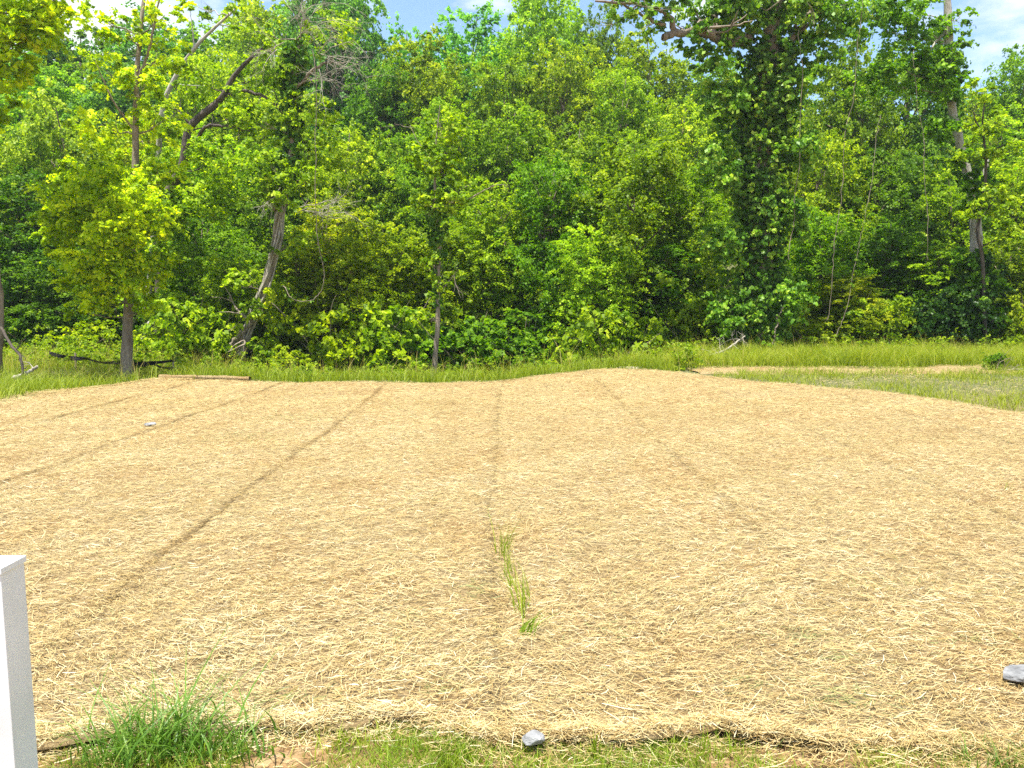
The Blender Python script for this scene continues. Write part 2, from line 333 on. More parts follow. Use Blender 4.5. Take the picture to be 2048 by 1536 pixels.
for i in range(8):
    n_v, n_u = 150, 20
    u = np.linspace(0, 1, n_u)
    xc = SEAM[i] + u * (SEAM[i + 1] - SEAM[i])
    y0 = ynear(xc); y1 = yfar(xc)
    tt = np.linspace(0, 1, n_v)[:, None] ** 1.6
    Y = y0[None] + (y1 - y0)[None] * tt
    xl = seam_x(i, Y) + GAP[i] / 2 * (1 + .5 * np.sin(Y * 3.1)); xr = seam_x(i + 1, Y) - GAP[i + 1] / 2 * (1 + .5 * np.sin(Y * 3.1))
    X = xl + (xr - xl) * u[None]
    edge = np.minimum(np.abs(X - xl), np.abs(xr - X))
    Z = sheet_z(X, Y) + .004 * np.exp(-(edge / .10) ** 2) * (i < 4)
    # skirt ring
    top = np.stack([X, Y, Z], -1)
    G = np.empty((n_v + 2, n_u + 2, 3)); G[1:-1, 1:-1] = top
    G[0, 1:-1] = top[0]; G[-1, 1:-1] = top[-1]; G[1:-1, 0] = top[:, 0]; G[1:-1, -1] = top[:, -1]
    G[0, 0] = top[0, 0]; G[0, -1] = top[0, -1]; G[-1, 0] = top[-1, 0]; G[-1, -1] = top[-1, -1]
    for sl in (np.s_[0, :], np.s_[-1, :], np.s_[:, 0], np.s_[:, -1]): G[sl][..., 2] -= .022
    nx = n_u + 2; a, b = np.meshgrid(np.arange(nx - 1), np.arange(n_v + 1)); q = (b * nx + a).ravel()
    st = obj("straw_blanket", np_mesh("straw_blanket", G.reshape(-1, 3), np.stack([q, q + 1, q + nx + 1, q + nx], 1), M_SHEET, smooth=True))
    tag(st, LAB[i], "erosion blanket", "straw blanket strips laid side by side")
    # straws, denser near the camera
    bands = [(2.9, 5.2, 4800), (5.2, 7.5, 3600), (7.5, 11, 3000), (11, 15, 2200), (15, 22.5, 1400)]
    px, py = [], []
    for (a0, a1, den) in bands:
        lo, hi = SEAM[i] - .3, SEAM[i + 1] + .3
        lim = .72 * a1 + 3.2; lo, hi = max(lo, -lim), min(hi, lim)
        if hi <= lo: continue
        k = int(den * (hi - lo) * (a1 - a0)); px.append(rs.uniform(lo, hi, k)); py.append(rs.uniform(a0, a1, k))
    px = np.concatenate(px); py = np.concatenate(py)
    xl = seam_x(i, py) + GAP[i] * .5; xr = seam_x(i + 1, py) - GAP[i + 1] * .5
    ok = (px > xl) & (px < xr) & (py > ynear(px) - .02) & (py < yfar(px) + .05) & (np.abs(px) < .70 * py + 3.0)
    px, py = px[ok], py[ok]; xl, xr = xl[ok], xr[ok]
    z = sheet_z(px, py) + .006 * np.exp(-(np.minimum(px - xl, xr - px) / .10) ** 2) * (i < 4)
    bb = straw_pieces(px, py, z, rs, sstep(6, 20, py))
    so = obj("loose_straw", bb.mesh("loose_straw", M_STRAW), st); so["kind"] = "stuff"

# far strip across the track at right, and loose straw on the grassy wedge
def cross_strip():
    xs = np.linspace(5.0, 13.6, 60); v = np.linspace(0, 1, 8)[:, None]
    y0 = 20.3 + .10 * np.sin(xs * 1.7); y1 = 22.1 + .12 * np.sin(xs * 1.1)
    Y = y0[None] + (y1 - y0)[None] * v; X = np.broadcast_to(xs, Y.shape)
    Z = terr(X, Y) + .035 - .03 * (np.abs(v - .5) > .49)
    q = (np.arange(7)[:, None] * 60 + np.arange(59)[None]).ravel()
    o = obj("straw_blanket", np_mesh("straw_track", np.stack([X, Y, Z], -1).reshape(-1, 3), np.stack([q, q + 1, q + 61, q + 60], 1), M_SHEET, smooth=True))
    tag(o, "pale straw strip lying crosswise in front of the tall meadow grass", "erosion blanket", "straw blanket strips laid side by side")
    k = 9000; x = rs.uniform(5, 13.6, k); y = rs.uniform(20.3, 22.2, k)
    so = obj("loose_straw", straw_pieces(x, y, terr(x, y) + .04, rs, np.ones(k)).mesh("track_straw", M_STRAW), o); so["kind"] = "stuff"
cross_strip()
def in_wedge(x, y): return (x > 5.2) & (y > yfar(x) + .02) & (y < 20.3 + 2.6 * sstep(12.5, 15, x)) & (x < .72 * y + 1)
x = rs.uniform(5, 17, 60000); y = rs.uniform(10, 23, 60000); w = wob(x, y, .75)
ok = in_wedge(x, y) & (rs.random(60000) < np.clip(.25 + .9 * w, 0.04, 1)); x, y = x[ok], y[ok]
tag(obj("scattered_straw", straw_pieces(x, y, terr(x, y) + .03, rs, np.ones(len(x))).mesh("scattered_straw", M_STRAW)), "loose straw scattered through the grass right of the blankets", "straw", kind="stuff")
# ragged straw hanging over the near and left edges
xl_ = rs.uniform(-2.6, 3.2, 15000); yl_ = ynear(xl_) + rs.uniform(-.02, .10, 15000)
lip = straw_pieces(xl_, yl_, np.where(yl_ > ynear(xl_) + .006, sheet_z(xl_, yl_), sheet_z(xl_, yl_) - rs.uniform(0, .035, 15000)), rs, np.zeros(15000))
tag(obj("edge_straw", lip.mesh("edge_straw", M_STRAW)), "matted straw over the lifted near edge of the blankets", "straw", kind="stuff")
x = rs.uniform(-3, 4.5, 5000); y = ynear(x) + rs.normal(-.05, .06, 5000)
x2 = -9.6 + rs.normal(-.1, .22, 9000); y2 = rs.uniform(11, 16.8, 9000)
x3 = rs.uniform(-9.8, -7.8, 5000); y3 = yfar(x3) + rs.normal(.05, .18, 5000)
x, y = np.concatenate([x, x2, x3]), np.concatenate([y, y2, y3])
tag(obj("straw_fringe", straw_pieces(x, y, terr(x, y) + .015 + .02 * (y > 9), rs, sstep(6, 20, y)).mesh("straw_fringe", M_STRAW)), "ragged straw fringe spilling off the blanket edges", "straw", kind="stuff")

# ------------------------------------------------------------------ foliage builders
def clump(buf, rng, c, R, n, leaf, flat=.75, up=.55, v0=0.0, droop=0.0, aspect=.34, nsub=None):
    """leaves gathered in small sprays over the surface and through the volume of an ellipsoid"""
    c = np.asarray(c, float); R3 = np.array([R, R, R * flat]) if np.isscalar(R) else np.asarray(R, float)
    m = nsub or max(6, int(n / 44)); d = unit(rng.normal(size=(m, 3))); rr = rng.uniform(.45, 1.02, m) ** .7
    rr = np.where(rng.random(m) < .20, rng.uniform(1.0, 1.4, m), rr)
    cc = c + d * R3 * rr[:, None]; k = rng.integers(0, m, n); sr = R3.mean() * .20 * rng.uniform(.5, 1.4, m); sd = unit(d * [1, 1, .4] + rng.normal(size=(m, 3)) * .4)
    off = rng.normal(size=(n, 3)) * np.array([.8, .8, .42]) * sr[k][:, None] * .6
    off += sd[k] * (rng.normal(size=n) * sr[k] * .75)[:, None]
    P = cc[k] + off; P[:, 2] -= .25 * (off[:, 0] ** 2 + off[:, 1] ** 2) / sr[k]
    Nn = rng.normal(size=(n, 3)) * .55 + d[k] * .4 + np.array([0, 0, up]) + np.array([0, -.12, 0])
    V, F = leaf_quads(P, Nn, leaf, rng, aspect, droop)
    vk = rng.uniform(-.24, .24, m)
    buf.add(V, F, np.clip(.5 + .8 * (rng.beta(2.5, 2.5, n) - .5) + vk[k] + v0, 0, 1)); return buf

def make_proto(seed, R, H, n, leaf, low=.12, nl=34, top=.8, sparse=1.0):
    """one tree of a kind: trunk mesh + crown mesh, H metres tall, base at the origin"""
    rng = np.random.default_rng(seed); tb = Buf(); cb = Buf()
    bx = rng.normal(size=2) * .25
    tp = spline([[0, 0, -.5], [bx[0] * .3, bx[1] * .3, H * .3], [bx[0], bx[1], H * .6], [0, 0, H * .93]], 16)
    tube(tb, tp, np.linspace(.17 * R / 3 + .03, .02, 16), 8, rng, .05)
    ts = (np.arange(nl) + rng.uniform(0, 1, nl)) / nl; ga = np.arange(nl) * 2.4 + rng.uniform(0, 1, nl)
    for q, (t, a) in enumerate(zip(ts, ga)):
        prof = math.sqrt(max(.06, 1 - ((t - .42) / .62) ** 2)); prof = max(prof, .42)
        r = R * prof * rng.uniform(.35, .82); zc = H * (low + (1 - low) * (t * .93)) - .02 * H
        c = np.array([math.cos(a) * r, math.sin(a) * r, zc]); Rl = R * rng.uniform(.26, .43) * (.65 + .35 * prof)
        clump(cb, rng, c, [Rl, Rl, Rl * rng.uniform(.6, .95)], int(n / nl * (Rl / (.33 * R)) ** 2 * sparse), leaf, v0=rng.uniform(-.07, .07))
        if rng.random() < .75:
            j = int(np.clip(t * .8 * 15, 1, 13)); mid = (tp[j] + c) / 2 + np.array([0, 0, .1 * R])
            limb(tb, [tp[j], mid, c], .045 * R / 3 + .015, .012, 7, 5)
            for _ in range(2): twig_spray(tb, rng, mid, c - mid, Rl * 1.2, .012, 0)
    return np_mesh_pair(tb, cb)
def np_mesh_pair(tb, cb): return tb.mesh("trunk", M_BARK, smooth=True), cb.mesh("crown", M_LEAF)

PROTO = [make_proto(100, 3.0, 9, 56000, .13), make_proto(101, 2.6, 9, 52000, .12, nl=38), make_proto(102, 3.4, 9, 62000, .135, nl=50),
         make_proto(103, 2.2, 9, 42000, .115, nl=34), make_proto(104, 3.0, 9, 56000, .125, nl=56), make_proto(105, 2.7, 9, 54000, .12, low=.04, nl=46)]
PR = [3.0, 2.6, 3.4, 2.2, 3.0, 2.7]
rt = np.random.default_rng(5)
TINT = {'Y': (1.5, 1.25, .4), 'G': (1.1, 1.12, .8), 'D': (.66, .82, .7), 'B': (.82, 1.12, 4.5), 'P': (1.6, 1.35, 3.4), 'L': (1.38, 1.25, .9)}  # B: distance haze painted bluish into the far trees' leaf tint
def forest_tree(px, top, wid, Y, k, col, label, name="broadleaf_tree", group="trees of the wooded hillside"):
    X = at(px, 300, Y)[0]; zb = T(X, Y); H = at(px, top, Y)[2] - zb; Wm = wid * Y / FPX
    o = empty(name, (X, Y, zb), label, "tree", group)
    sxy = Wm / (2 * PR[k]) * 1.0; sz = H / 8.9
    o.scale = (sxy, sxy, sz); o.rotation_euler = (0, 0, rt.uniform(0, 6.28))
    tr = obj("trunk", PROTO[k][0], o); c = obj("crown", PROTO[k][1], o)
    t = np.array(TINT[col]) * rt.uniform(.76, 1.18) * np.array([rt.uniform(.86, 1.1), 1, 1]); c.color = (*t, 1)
    return o
TREES = [
 # ridge
 (30, 60, 330, 60, 2, 'B', "haze-tinted bluish green ridge tree at the far left behind the overhanging branch"),
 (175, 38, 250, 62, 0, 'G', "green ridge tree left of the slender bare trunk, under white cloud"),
 (330, 30, 240, 61, 4, 'B', "haze-tinted bluish ridge tree just right of the slender trunk, below the cloud"),
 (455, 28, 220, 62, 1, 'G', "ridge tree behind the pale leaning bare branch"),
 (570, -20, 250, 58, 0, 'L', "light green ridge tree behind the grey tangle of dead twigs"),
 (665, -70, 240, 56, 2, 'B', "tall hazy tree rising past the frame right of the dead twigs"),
 (715, -45, 150, 60, 3, 'B', "dark haze-tinted bluish tree whose right side borders the notch of cloud"),
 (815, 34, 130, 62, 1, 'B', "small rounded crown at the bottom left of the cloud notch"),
 (955, 8, 200, 61, 1, 'B', "dark haze-tinted blue-green crown at the right side of the cloud notch"),
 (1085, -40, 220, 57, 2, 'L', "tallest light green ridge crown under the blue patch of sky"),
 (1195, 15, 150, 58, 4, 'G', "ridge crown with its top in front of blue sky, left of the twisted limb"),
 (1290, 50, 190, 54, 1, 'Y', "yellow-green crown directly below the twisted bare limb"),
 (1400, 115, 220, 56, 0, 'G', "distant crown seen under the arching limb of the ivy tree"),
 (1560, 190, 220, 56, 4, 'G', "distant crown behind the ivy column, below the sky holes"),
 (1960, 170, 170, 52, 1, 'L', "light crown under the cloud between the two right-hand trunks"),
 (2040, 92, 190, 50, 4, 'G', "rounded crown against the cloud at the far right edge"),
 # second row
 (100, 130, 250, 47, 4, 'G', "broad green crown above the pale sage tree"),
 (250, 110, 230, 48, 0, 'B', "dark hillside tree directly behind the slender trunk"),
 (400, 100, 220, 46, 2, 'L', "bright hillside crown behind the pale diagonal branch"),
 (520, 90, 230, 45, 0, 'L', "light crown behind the top of the arched dark limb"),
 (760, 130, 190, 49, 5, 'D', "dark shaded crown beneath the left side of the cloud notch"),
 (850, 62, 200, 50, 1, 'L', "tall pale green crown standing alone below the cloud notch"),
 (1010, 110, 190, 48, 0, 'G', "mid green crown just right of the dark notch tree"),
 (1130, 80, 210, 47, 4, 'L', "large light green crown in the middle of the hillside"),
 (1250, 130, 200, 45, 2, 'G', "broad crown to the left of the limb's lower bend"),
 (1370, 190, 200, 45, 0, 'L', "yellowish crown immediately left of the ivy column at mid height"),
 (1700, 90, 230, 42, 2, 'G', "tall crown right of the ivy column where the long vine hangs"),
 (1820, 60, 220, 44, 0, 'D', "dark crown left of the tall pale trunk near the right edge"),
 (1990, 230, 220, 42, 5, 'L', "bright leafy tree at the right edge below the rounded crown"),
 # third row
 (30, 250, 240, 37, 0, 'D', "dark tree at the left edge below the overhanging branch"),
 (310, 220, 240, 38, 5, 'Y', "yellow-green tree behind the middle of the slender trunk"),
 (430, 250, 220, 37, 1, 'L', "light tree under the arch of the dark limb"),
 (560, 280, 220, 36, 4, 'G', "leafy tree behind the dark ivy-wrapped leaning trunk"),
 (700, 240, 210, 37, 0, 'L', "light green tree right of the long hanging vine"),
 (810, 250, 210, 38, 2, 'G', "green tree above the thin pale-stemmed tree, on its left"),
 (910, 190, 180, 39, 5, 'L', "pointed light tree centred over the thin pale-stemmed tree"),
 (1030, 200, 210, 39, 1, 'G', "mid green tree in the centre of the wood, upper middle"),
 (1160, 230, 220, 38, 0, 'L', "bright central tree above the big drooping dark tree"),
 (1290, 270, 220, 37, 4, 'G', "deep green tree left of the ivy column, half way up"),
 (1640, 260, 210, 35, 2, 'L', "sunny tree filling the space right of the ivy column"),
 (1770, 290, 220, 35, 0, 'D', "dark leafy tree between the two long pale vines"),
 (1900, 330, 200, 34, 1, 'G', "leafy tree around the lower part of the pale leaning trunk"),
 (2040, 330, 220, 34, 4, 'L', "bright tree cut by the right edge of the wood"),
 # front row
 (40, 330, 250, 31, 5, 'D', "dark low-branched tree in the left corner of the wood"),
 (400, 420, 190, 30, 0, 'G', "low leafy tree between the slender trunk and the leaning trunk"),
 (655, 390, 200, 29, 5, 'Y', "bright yellow-green low tree under the loop of the hanging vine"),
 (760, 430, 190, 28, 1, 'Y', "yellow-green low tree left of the thin pale-stemmed tree"),
 (980, 370, 230, 30, 4, 'G', "shady low tree right of the thin pale-stemmed tree"),
 (1110, 310, 240, 30, 2, 'D', "dark spreading tree in front centre of the wood"),
 (1270, 260, 270, 29, 0, 'G', "big drooping tree with light sprays over the dark hollow"),
 (1400, 330, 200, 31, 5, 'G', "leafy tree crowding the left side of the ivy column"),
 (1660, 420, 200, 30, 4, 'G', "low tree at the right foot of the ivy column"),
 (1790, 430, 200, 30, 5, 'D', "low dark tree behind the berry thicket at right"),
 (2050, 450, 180, 29, 1, 'L', "bright low tree at the right edge above the grass"),
 (590, 480, 170, 28, 3, 'L', "small leafy tree close behind the right side of the leaning trunk"),
 (470, 510, 170, 28.5, 5, 'L', "small tree with spreading sprays left of the leaning trunk"),
 (700, 500, 180, 27.2, 5, 'Y', "low bright yellow-green sapling thicket tree nearest the dip in the straw edge"),
 (860, 440, 200, 29, 0, 'G', "leafy tree directly behind the thin pale stem"),
 (1190, 440, 180, 27.5, 1, 'L', "small tree whose light sprays hang in front of the dark centre hollow"),
 (1340, 480, 170, 28, 3, 'D', "small dark olive tree left of the ivy column's foot"),
 (1700, 540, 170, 28, 5, 'Y', "small sunny tree around the lower end of the slanting vine"),
 (1880, 480, 160, 28.5, 3, 'L', "small bright-leaved tree just left of the pale leaning trunk's foot"),
 (150, 480, 220, 29, 5, 'D', "dark tree behind the left half of the slender tree's lower crown"),
]
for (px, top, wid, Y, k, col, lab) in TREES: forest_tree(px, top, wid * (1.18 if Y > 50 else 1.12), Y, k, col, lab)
# the wood goes on behind and beyond both sides
def far_wood():
    rng = np.random.default_rng(77); b = Buf()
    for q in range(90):
        X = rng.uniform(-75, 75); Y = rng.uniform(68, 82)
        H = rng.uniform(8, 11) if abs(X + 5.8) > 5 else 6
        clump(b, rng, (X, Y, T(X, Y) + H * .55), [4.2, 3.5, H * .5], 1500, .5, nsub=60)
    for q in range(70):
        s = 1 if q % 2 else -1; Y = rng.uniform(24, 66); X = s * (Y * .66 + rng.uniform(5, 16)); H = rng.uniform(8, 13)
        clump(b, rng, (X, Y, T(X, Y) + H * .5), [3.6, 3.6, H * .5], 1600, .4, nsub=60)
    o = obj("far_wood", b.mesh("far_wood", M_LEAF)); o.color = (1, 1.15, 1.1, 1); tag(o, "continuous wood beyond the ridge and past both sides", "woodland", kind="stuff")
far_wood()

# ------------------------------------------------------------------ individual trees at the wood's edge
def P3(*seq): return [at(*p) for p in seq]
def airy(fl, k): return [(a, b, c, d, int(e * k)) for (a, b, c, d, e) in fl]
def hero(name, base, label, bark, trunk, rads, limbs, foliage, tint, leaf=.12, seed=0, leafmat=None, ivy=None, n_tr=30, aspect=.34, extra_twigs=0):
    rng = np.random.default_rng(seed); B = at(*base); o = empty(name, B, label, "tree")
    tb = Buf(); tp = spline(P3(*trunk), n_tr); rr = np.interp(np.linspace(0, 1, n_tr), np.linspace(0, 1, len(rads)), rads)
    tube(tb, tp, rr, 12, rng, .07)
    for (pts, r0, r1) in limbs:
        lp = limb(tb, P3(*pts), r0, r1, 22, 8, rng, .06, jit=r0 * .25)
        for _ in range(extra_twigs):
            k = rng.integers(6, 21); twig_spray(tb, rng, lp[k], unit(rng.normal(size=3) * [1, .6, .7] + [0, 0, .2]), rng.uniform(.5, 1.4), r1 * .6 + .006, 1, 4)
    bb = tb
    if foliage:
        cb = Buf()
        for (px, py, Y, R, n) in foliage:
            c = at(px, py, Y); clump(cb, rng, c, R, n, leaf, .8, aspect=aspect, v0=rng.uniform(-.05, .1))
            j = int(np.argmin(np.abs(tp[:, 2] - (c[2] - R)))); tb2 = Buf()
        c = obj("crown", cb.mesh("crown", leafmat or M_LEAF, False, B), o); c.color = (*tint, 1)
        for (px, py, Y, R, n) in foliage:
            c0 = at(px, py, Y); j = int(np.argmin(np.abs(tp[:, 2] - (c0[2] - .6 * R)))); mid = (tp[j] + c0) / 2 + np.array([0, 0, -.05])
            limb(bb, [tp[j], mid, c0], .02 + .008 * R, .008, 8, 5, rng, 0, .03)
            for _ in range(3): twig_spray(bb, rng, mid, c0 - mid + rng.normal(size=3) * .3, R * .9, .009, 1, 3)
    obj("trunk", tb.mesh("trunk", bark, True, B), o)
    if ivy:
        ib = Buf()
        for (t0, t1, R, n, lf) in ivy:
            m = int(np.clip(n / 60, 40, 240)); ts = rng.uniform(t0, t1, m); idx = ts * (n_tr - 1)
            C = np.stack([np.interp(idx, np.arange(n_tr), tp[:, q]) for q in range(3)], 1)
            C += unit(rng.normal(size=(m, 3)) * [1, 1, .2]) * (R * rng.uniform(.35, 1.0, m))[:, None]
            for c in C: clump(ib, rng, c, [R * .33, R * .33, R * .45], int(n / m), lf, up=.25, droop=.7, aspect=.42, nsub=6, v0=rng.uniform(-.2, .2))
        i_ = obj("ivy", ib.mesh("ivy", M_IVY, False, B), o); i_.color = (1, 1, 1, 1)
    return o, tp

# slender tree at left
hero("slender_tree", (252, 752, 20.6), "slender straight grey-trunked tree with bright yellow-green foliage at left of the field", M_BARK,
     [(252, 760, 20.6), (256, 640, 20.6), (262, 500, 20.7), (270, 350, 20.7), (272, 200, 20.8), (278, 90, 20.8), (292, -40, 20.9)], [.165, .125, .11, .09, .07, .055, .04],
     [([(272, 170, 20.8), (300, 90, 20.6), (320, -20, 20.5)], .04, .02), ([(268, 260, 20.8), (225, 200, 20.5), (190, 120, 20.3)], .035, .012)],
     airy([(190, 390, 20.0, .85, 4200), (110, 410, 20.2, .55, 2000), (135, 455, 19.9, .6, 2200), (265, 400, 19.7, .7, 3200), (310, 440, 20.0, .5, 1900), (235, 460, 19.6, .75, 3400), (190, 510, 19.8, .7, 3200), (250, 550, 19.9, .6, 2600), (120, 520, 20.3, .4, 1000),
      (165, 575, 20.2, .5, 1700), (200, 600, 20.0, .4, 1200), (300, 540, 20.2, .5, 1600), (335, 520, 20.4, .3, 500), (300, 610, 20.4, .38, 800), (150, 620, 20.5, .3, 500), (225, 340, 20.4, .65, 2200), (150, 350, 20.6, .5, 1300), (300, 350, 20.7, .5, 1300), (350, 340, 20.9, .4, 700), (95, 470, 20.6, .3, 400),
      (200, 250, 20.6, .7, 1300), (330, 240, 20.8, .7, 1300), (290, 170, 20.4, .6, 1100), (210, 140, 20.6, .65, 1100), (340, 110, 21, .6, 900), (250, 60, 20.6, .6, 900), (330, 30, 20.8, .6, 800), (180, 30, 20.8, .6, 700)], .85),
     (2.1, 1.75, .35), .11, 21)

# tree past the left edge: trunk at the frame edge and an overhanging bough
hero("edge_tree", (-12, 780, 18.5), "grey trunk at the very left edge with a leafy bough hanging over the top corner", M_BARK,
     [(-12, 790, 18.5), (-8, 690, 18.5), (-6, 600, 18.5), (-25, 400, 18.6), (-30, 200, 18.7), (-60, -60, 18.8)], [.17, .14, .13, .12, .11, .08],
     [([(-28, 150, 18.7), (20, 60, 18.6), (90, 10, 18.4)], .05, .015)],
     [(20, 20, 18.5, .8, 2600), (70, 60, 18.3, .6, 1700), (10, 110, 18.6, .7, 1800), (60, -30, 18.5, .8, 2200), (112, 0, 18.2, .4, 500), (-30, 200, 18.8, .8, 1800), (45, 130, 18.5, .45, 600)],
     (2.0, 1.7, .5), .14, 22)

# leaning tree wrapped in vine stems with ivy above
heroL, tpL = hero("leaning_tree", (478, 712, 26), "leaning stringy-barked tree with a dark ivy-wrapped upper trunk left of centre", M_BARK,
     [(478, 722, 26), (500, 650, 26), (532, 570, 26), (552, 490, 26), (560, 420, 26), (578, 340, 26), (588, 250, 26), (588, 150, 26), (600, 80, 26)], [.17, .135, .135, .13, .12, .11, .10, .08, .05],
     [([(455, 715, 25.8), (462, 690, 25.8), (490, 660, 25.8), (505, 640, 25.9)], .07, .09), ([(560, 440, 26), (545, 400, 25.9), (530, 350, 25.8)], .12, .03),
      ([(588, 180, 26), (640, 130, 25.6), (690, 125, 25.4)], .07, .015)],
     [(540, 330, 25.6, .8, 1500), (640, 300, 25.8, .8, 1600), (520, 240, 26.2, .8, 1200), (620, 220, 26, .9, 1300), (560, 120, 26, .9, 1000), (650, 60, 26, .9, 900), (500, 60, 26.2, .7, 500), (500, 620, 25.3, .45, 500), (550, 380, 25.2, .6, 1500), (600, 360, 25.2, .6, 1300), (545, 500, 25.4, .25, 260), (480, 560, 25.4, .5, 700), (600, 480, 25.6, .5, 800), (530, 690, 25.3, .4, 600)],
     (1.25, 1.2, .8), .13, 23, ivy=[(.56, .97, .42, 9000, .13)], n_tr=44, extra_twigs=3)
# vine stems wound on the leaning trunk, dead twigs in its top
def wound_stems():
    rng = np.random.default_rng(31); b = Buf(); B = heroL.location
    for q in range(9):
        k = np.linspace(0, 26, 40); C = np.stack([np.interp(k, np.arange(44), tpL[:, j]) for j in range(3)], 1)
        a = rng.uniform(0, 6.28) + k * rng.uniform(-.35, .35); r = np.interp(k, [0, 26], [.15, .12]) + .025 * np.sin(k * .9 + q * 2) + .02
        C[:, 0] += np.cos(a) * r; C[:, 1] += np.sin(a) * r
        tube(b, C, rng.uniform(.018, .04) * (1 + .3 * np.sin(k + q)), 6, rng, .15)
    obj("vine_stem", b.mesh("vine_stem", M_TWIG, True, B), heroL)
    b = Buf()
    for (px, py, dx, dz, Ln, n) in [(600, 70, .5, .5, 1.6, 5), (650, 110, 1, .1, 1.5, 5), (620, 150, 1, -.2, 1.4, 4), (560, 90, -.8, .5, 1.2, 4), (610, 60, .1, 1, 1.3, 4), (560, 380, -.7, .7, .9, 2), (600, 420, 1, .05, 1.3, 3), (625, 430, 1, -.1, 1.1, 2)]:
        s = at(px, py, 25.0)
        if py == 380: obj("dead_twigs", b.mesh("dead_twigs", M_TWIG, False, B), heroL); b = Buf()
        for _ in range(n): twig_spray(b, rng, s + rng.normal(size=3) * .1, np.array([dx, -.3, dz]) + rng.normal(size=3) * .45, Ln * rng.uniform(.7, 1.2), .014, 2, 5, .55, .03)
    obj("dead_twigs", b.mesh("dead_twigs", M_TWIG, False, B), heroL)
wound_stems()

# dark arching tree and pale diagonal limb
hero("arching_tree", (330, 712, 27), "dark-trunked tree bending right in a high arch behind the slender tree", M_BARK_DARK,
     [(318, 720, 27), (322, 560, 27), (325, 420, 27), (365, 330, 26.8), (380, 255, 26.7), (440, 200, 26.5), (470, 150, 26.4), (520, 100, 26.3), (560, 80, 26.2)], [.18, .17, .16, .14, .13, .10, .075, .05, .03],
     [([(450, 192, 26.5), (490, 182, 26.4), (530, 195, 26.3), (565, 222, 26.2)], .07, .03), ([(385, 300, 26.7), (410, 255, 26.5), (450, 252, 26.4), (500, 262, 26.3)], .08, .02), ([(380, 252, 26.7), (360, 225, 26.6), (340, 215, 26.5)], .05, .015)],
     [(430, 320, 26.2, .9, 1700), (480, 230, 26.6, .8, 1100), (400, 160, 26.8, .8, 1000), (520, 150, 26.8, .8, 900), (350, 420, 26.2, .9, 2000), (420, 400, 26.2, .8, 1800), (370, 520, 26.4, .8, 1600), (340, 610, 26.2, .7, 1500), (330, 420, 25.8, .7, 1800), (310, 500, 25.8, .7, 1800), (300, 600, 25.6, .7, 1800), (330, 340, 26, .5, 1000)],
     (1.3, 1.25, .65), .13, 24, n_tr=36, extra_twigs=4)
hero("bare_limbed_tree", (300, 712, 29), "pale bare diagonal trunk rising from behind the slender tree toward the patch of blue sky", M_BARK_PALE,
     [(288, 690, 29), (300, 560, 29), (312, 420, 29), (322, 240, 28.6), (345, 165, 28.4), (388, 98, 28.2), (430, 55, 28), (482, 8, 27.8)], [.12, .11, .10, .09, .08, .07, .05, .025],
     [([(388, 98, 28.2), (385, 60, 28.2), (380, 20, 28.2)], .03, .01), ([(345, 165, 28.4), (370, 170, 28.2), (410, 172, 28)], .02, .008), ([(440, 50, 28), (480, 52, 27.8), (515, 35, 27.7)], .02, .008)],
     [(470, 10, 27.6, .5, 260), (390, 10, 28, .6, 350), (320, 250, 28.0, .6, 1100), (300, 330, 28, .8, 1800), (300, 420, 28, .8, 1800)], (1.3, 1.25, .65), .14, 25)
# pale sage crown at left
# vine thicket under the pale trunk; shade painted into its dark ivy tint
def vine_mound():
    rng = np.random.default_rng(91); Y = 26.6; X = at(1925, 640, Y)[0]; B = (X, Y, T(X, Y)); o = empty("vine_mound", B, "large vine-smothered thicket tinted dark for shade under the pale trunk near the right edge", "thicket")
    b = Buf(); tb = Buf()
    for q in range(46):
        px, py = rng.uniform(1850, 2010), rng.uniform(520, 690)
        if py < 690 - (px - 1840) * 2.2 or py < 500 + max(0, px - 1980) * 2: py = rng.uniform(600, 690)
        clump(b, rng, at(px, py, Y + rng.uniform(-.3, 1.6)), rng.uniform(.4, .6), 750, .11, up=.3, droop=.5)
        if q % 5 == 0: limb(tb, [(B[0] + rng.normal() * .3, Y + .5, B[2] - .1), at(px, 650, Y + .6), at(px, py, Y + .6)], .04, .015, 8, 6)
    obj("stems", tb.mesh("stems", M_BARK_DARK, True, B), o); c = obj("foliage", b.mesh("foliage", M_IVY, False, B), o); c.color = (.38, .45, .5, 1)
vine_mound()
o = forest_tree(115, 170, 230, 33, 1, 'P', "pale sage-green tree with whitish leaves at upper left")

# thin pale-stemmed tree in the middle
hero("thin_tree", (866, 785, 22), "thin pale-stemmed tree with an ivy-dark middle standing at the field's far edge", M_BARK,
     [(866, 800, 22), (870, 720, 22), (876, 640, 22), (876, 560, 22.1), (878, 470, 22.1), (870, 380, 22.2), (872, 290, 22.3), (880, 210, 22.4)], [.095, .075, .065, .055, .045, .038, .025, .01],
     [([(874, 400, 22.2), (920, 405, 22), (960, 385, 21.9), (990, 370, 21.8)], .03, .008), ([(872, 340, 22.2), (900, 300, 22.2), (930, 270, 22.2)], .02, .006), ([(876, 590, 22.1), (900, 560, 22), (915, 540, 21.9)], .02, .008), ([(872, 320, 22.2), (840, 290, 22.2), (820, 250, 22.3)], .018, .006)],
     [(880, 560, 21.8, .35, 350), (900, 400, 21.9, .5, 900), (862, 320, 22.0, .6, 1300), (885, 255, 22.1, .6, 1300), (860, 400, 22.0, .35, 500), (890, 330, 21.9, .45, 700), (860, 520, 21.9, .3, 350), (940, 370, 22, .5, 550), (850, 630, 21.8, .22, 130), (830, 400, 22.2, .5, 500)],
     (1.25, 1.2, .8), .11, 26, ivy=[(.50, .66, .28, 2200, .10), (.30, .5, .16, 500, .09)], extra_twigs=1)

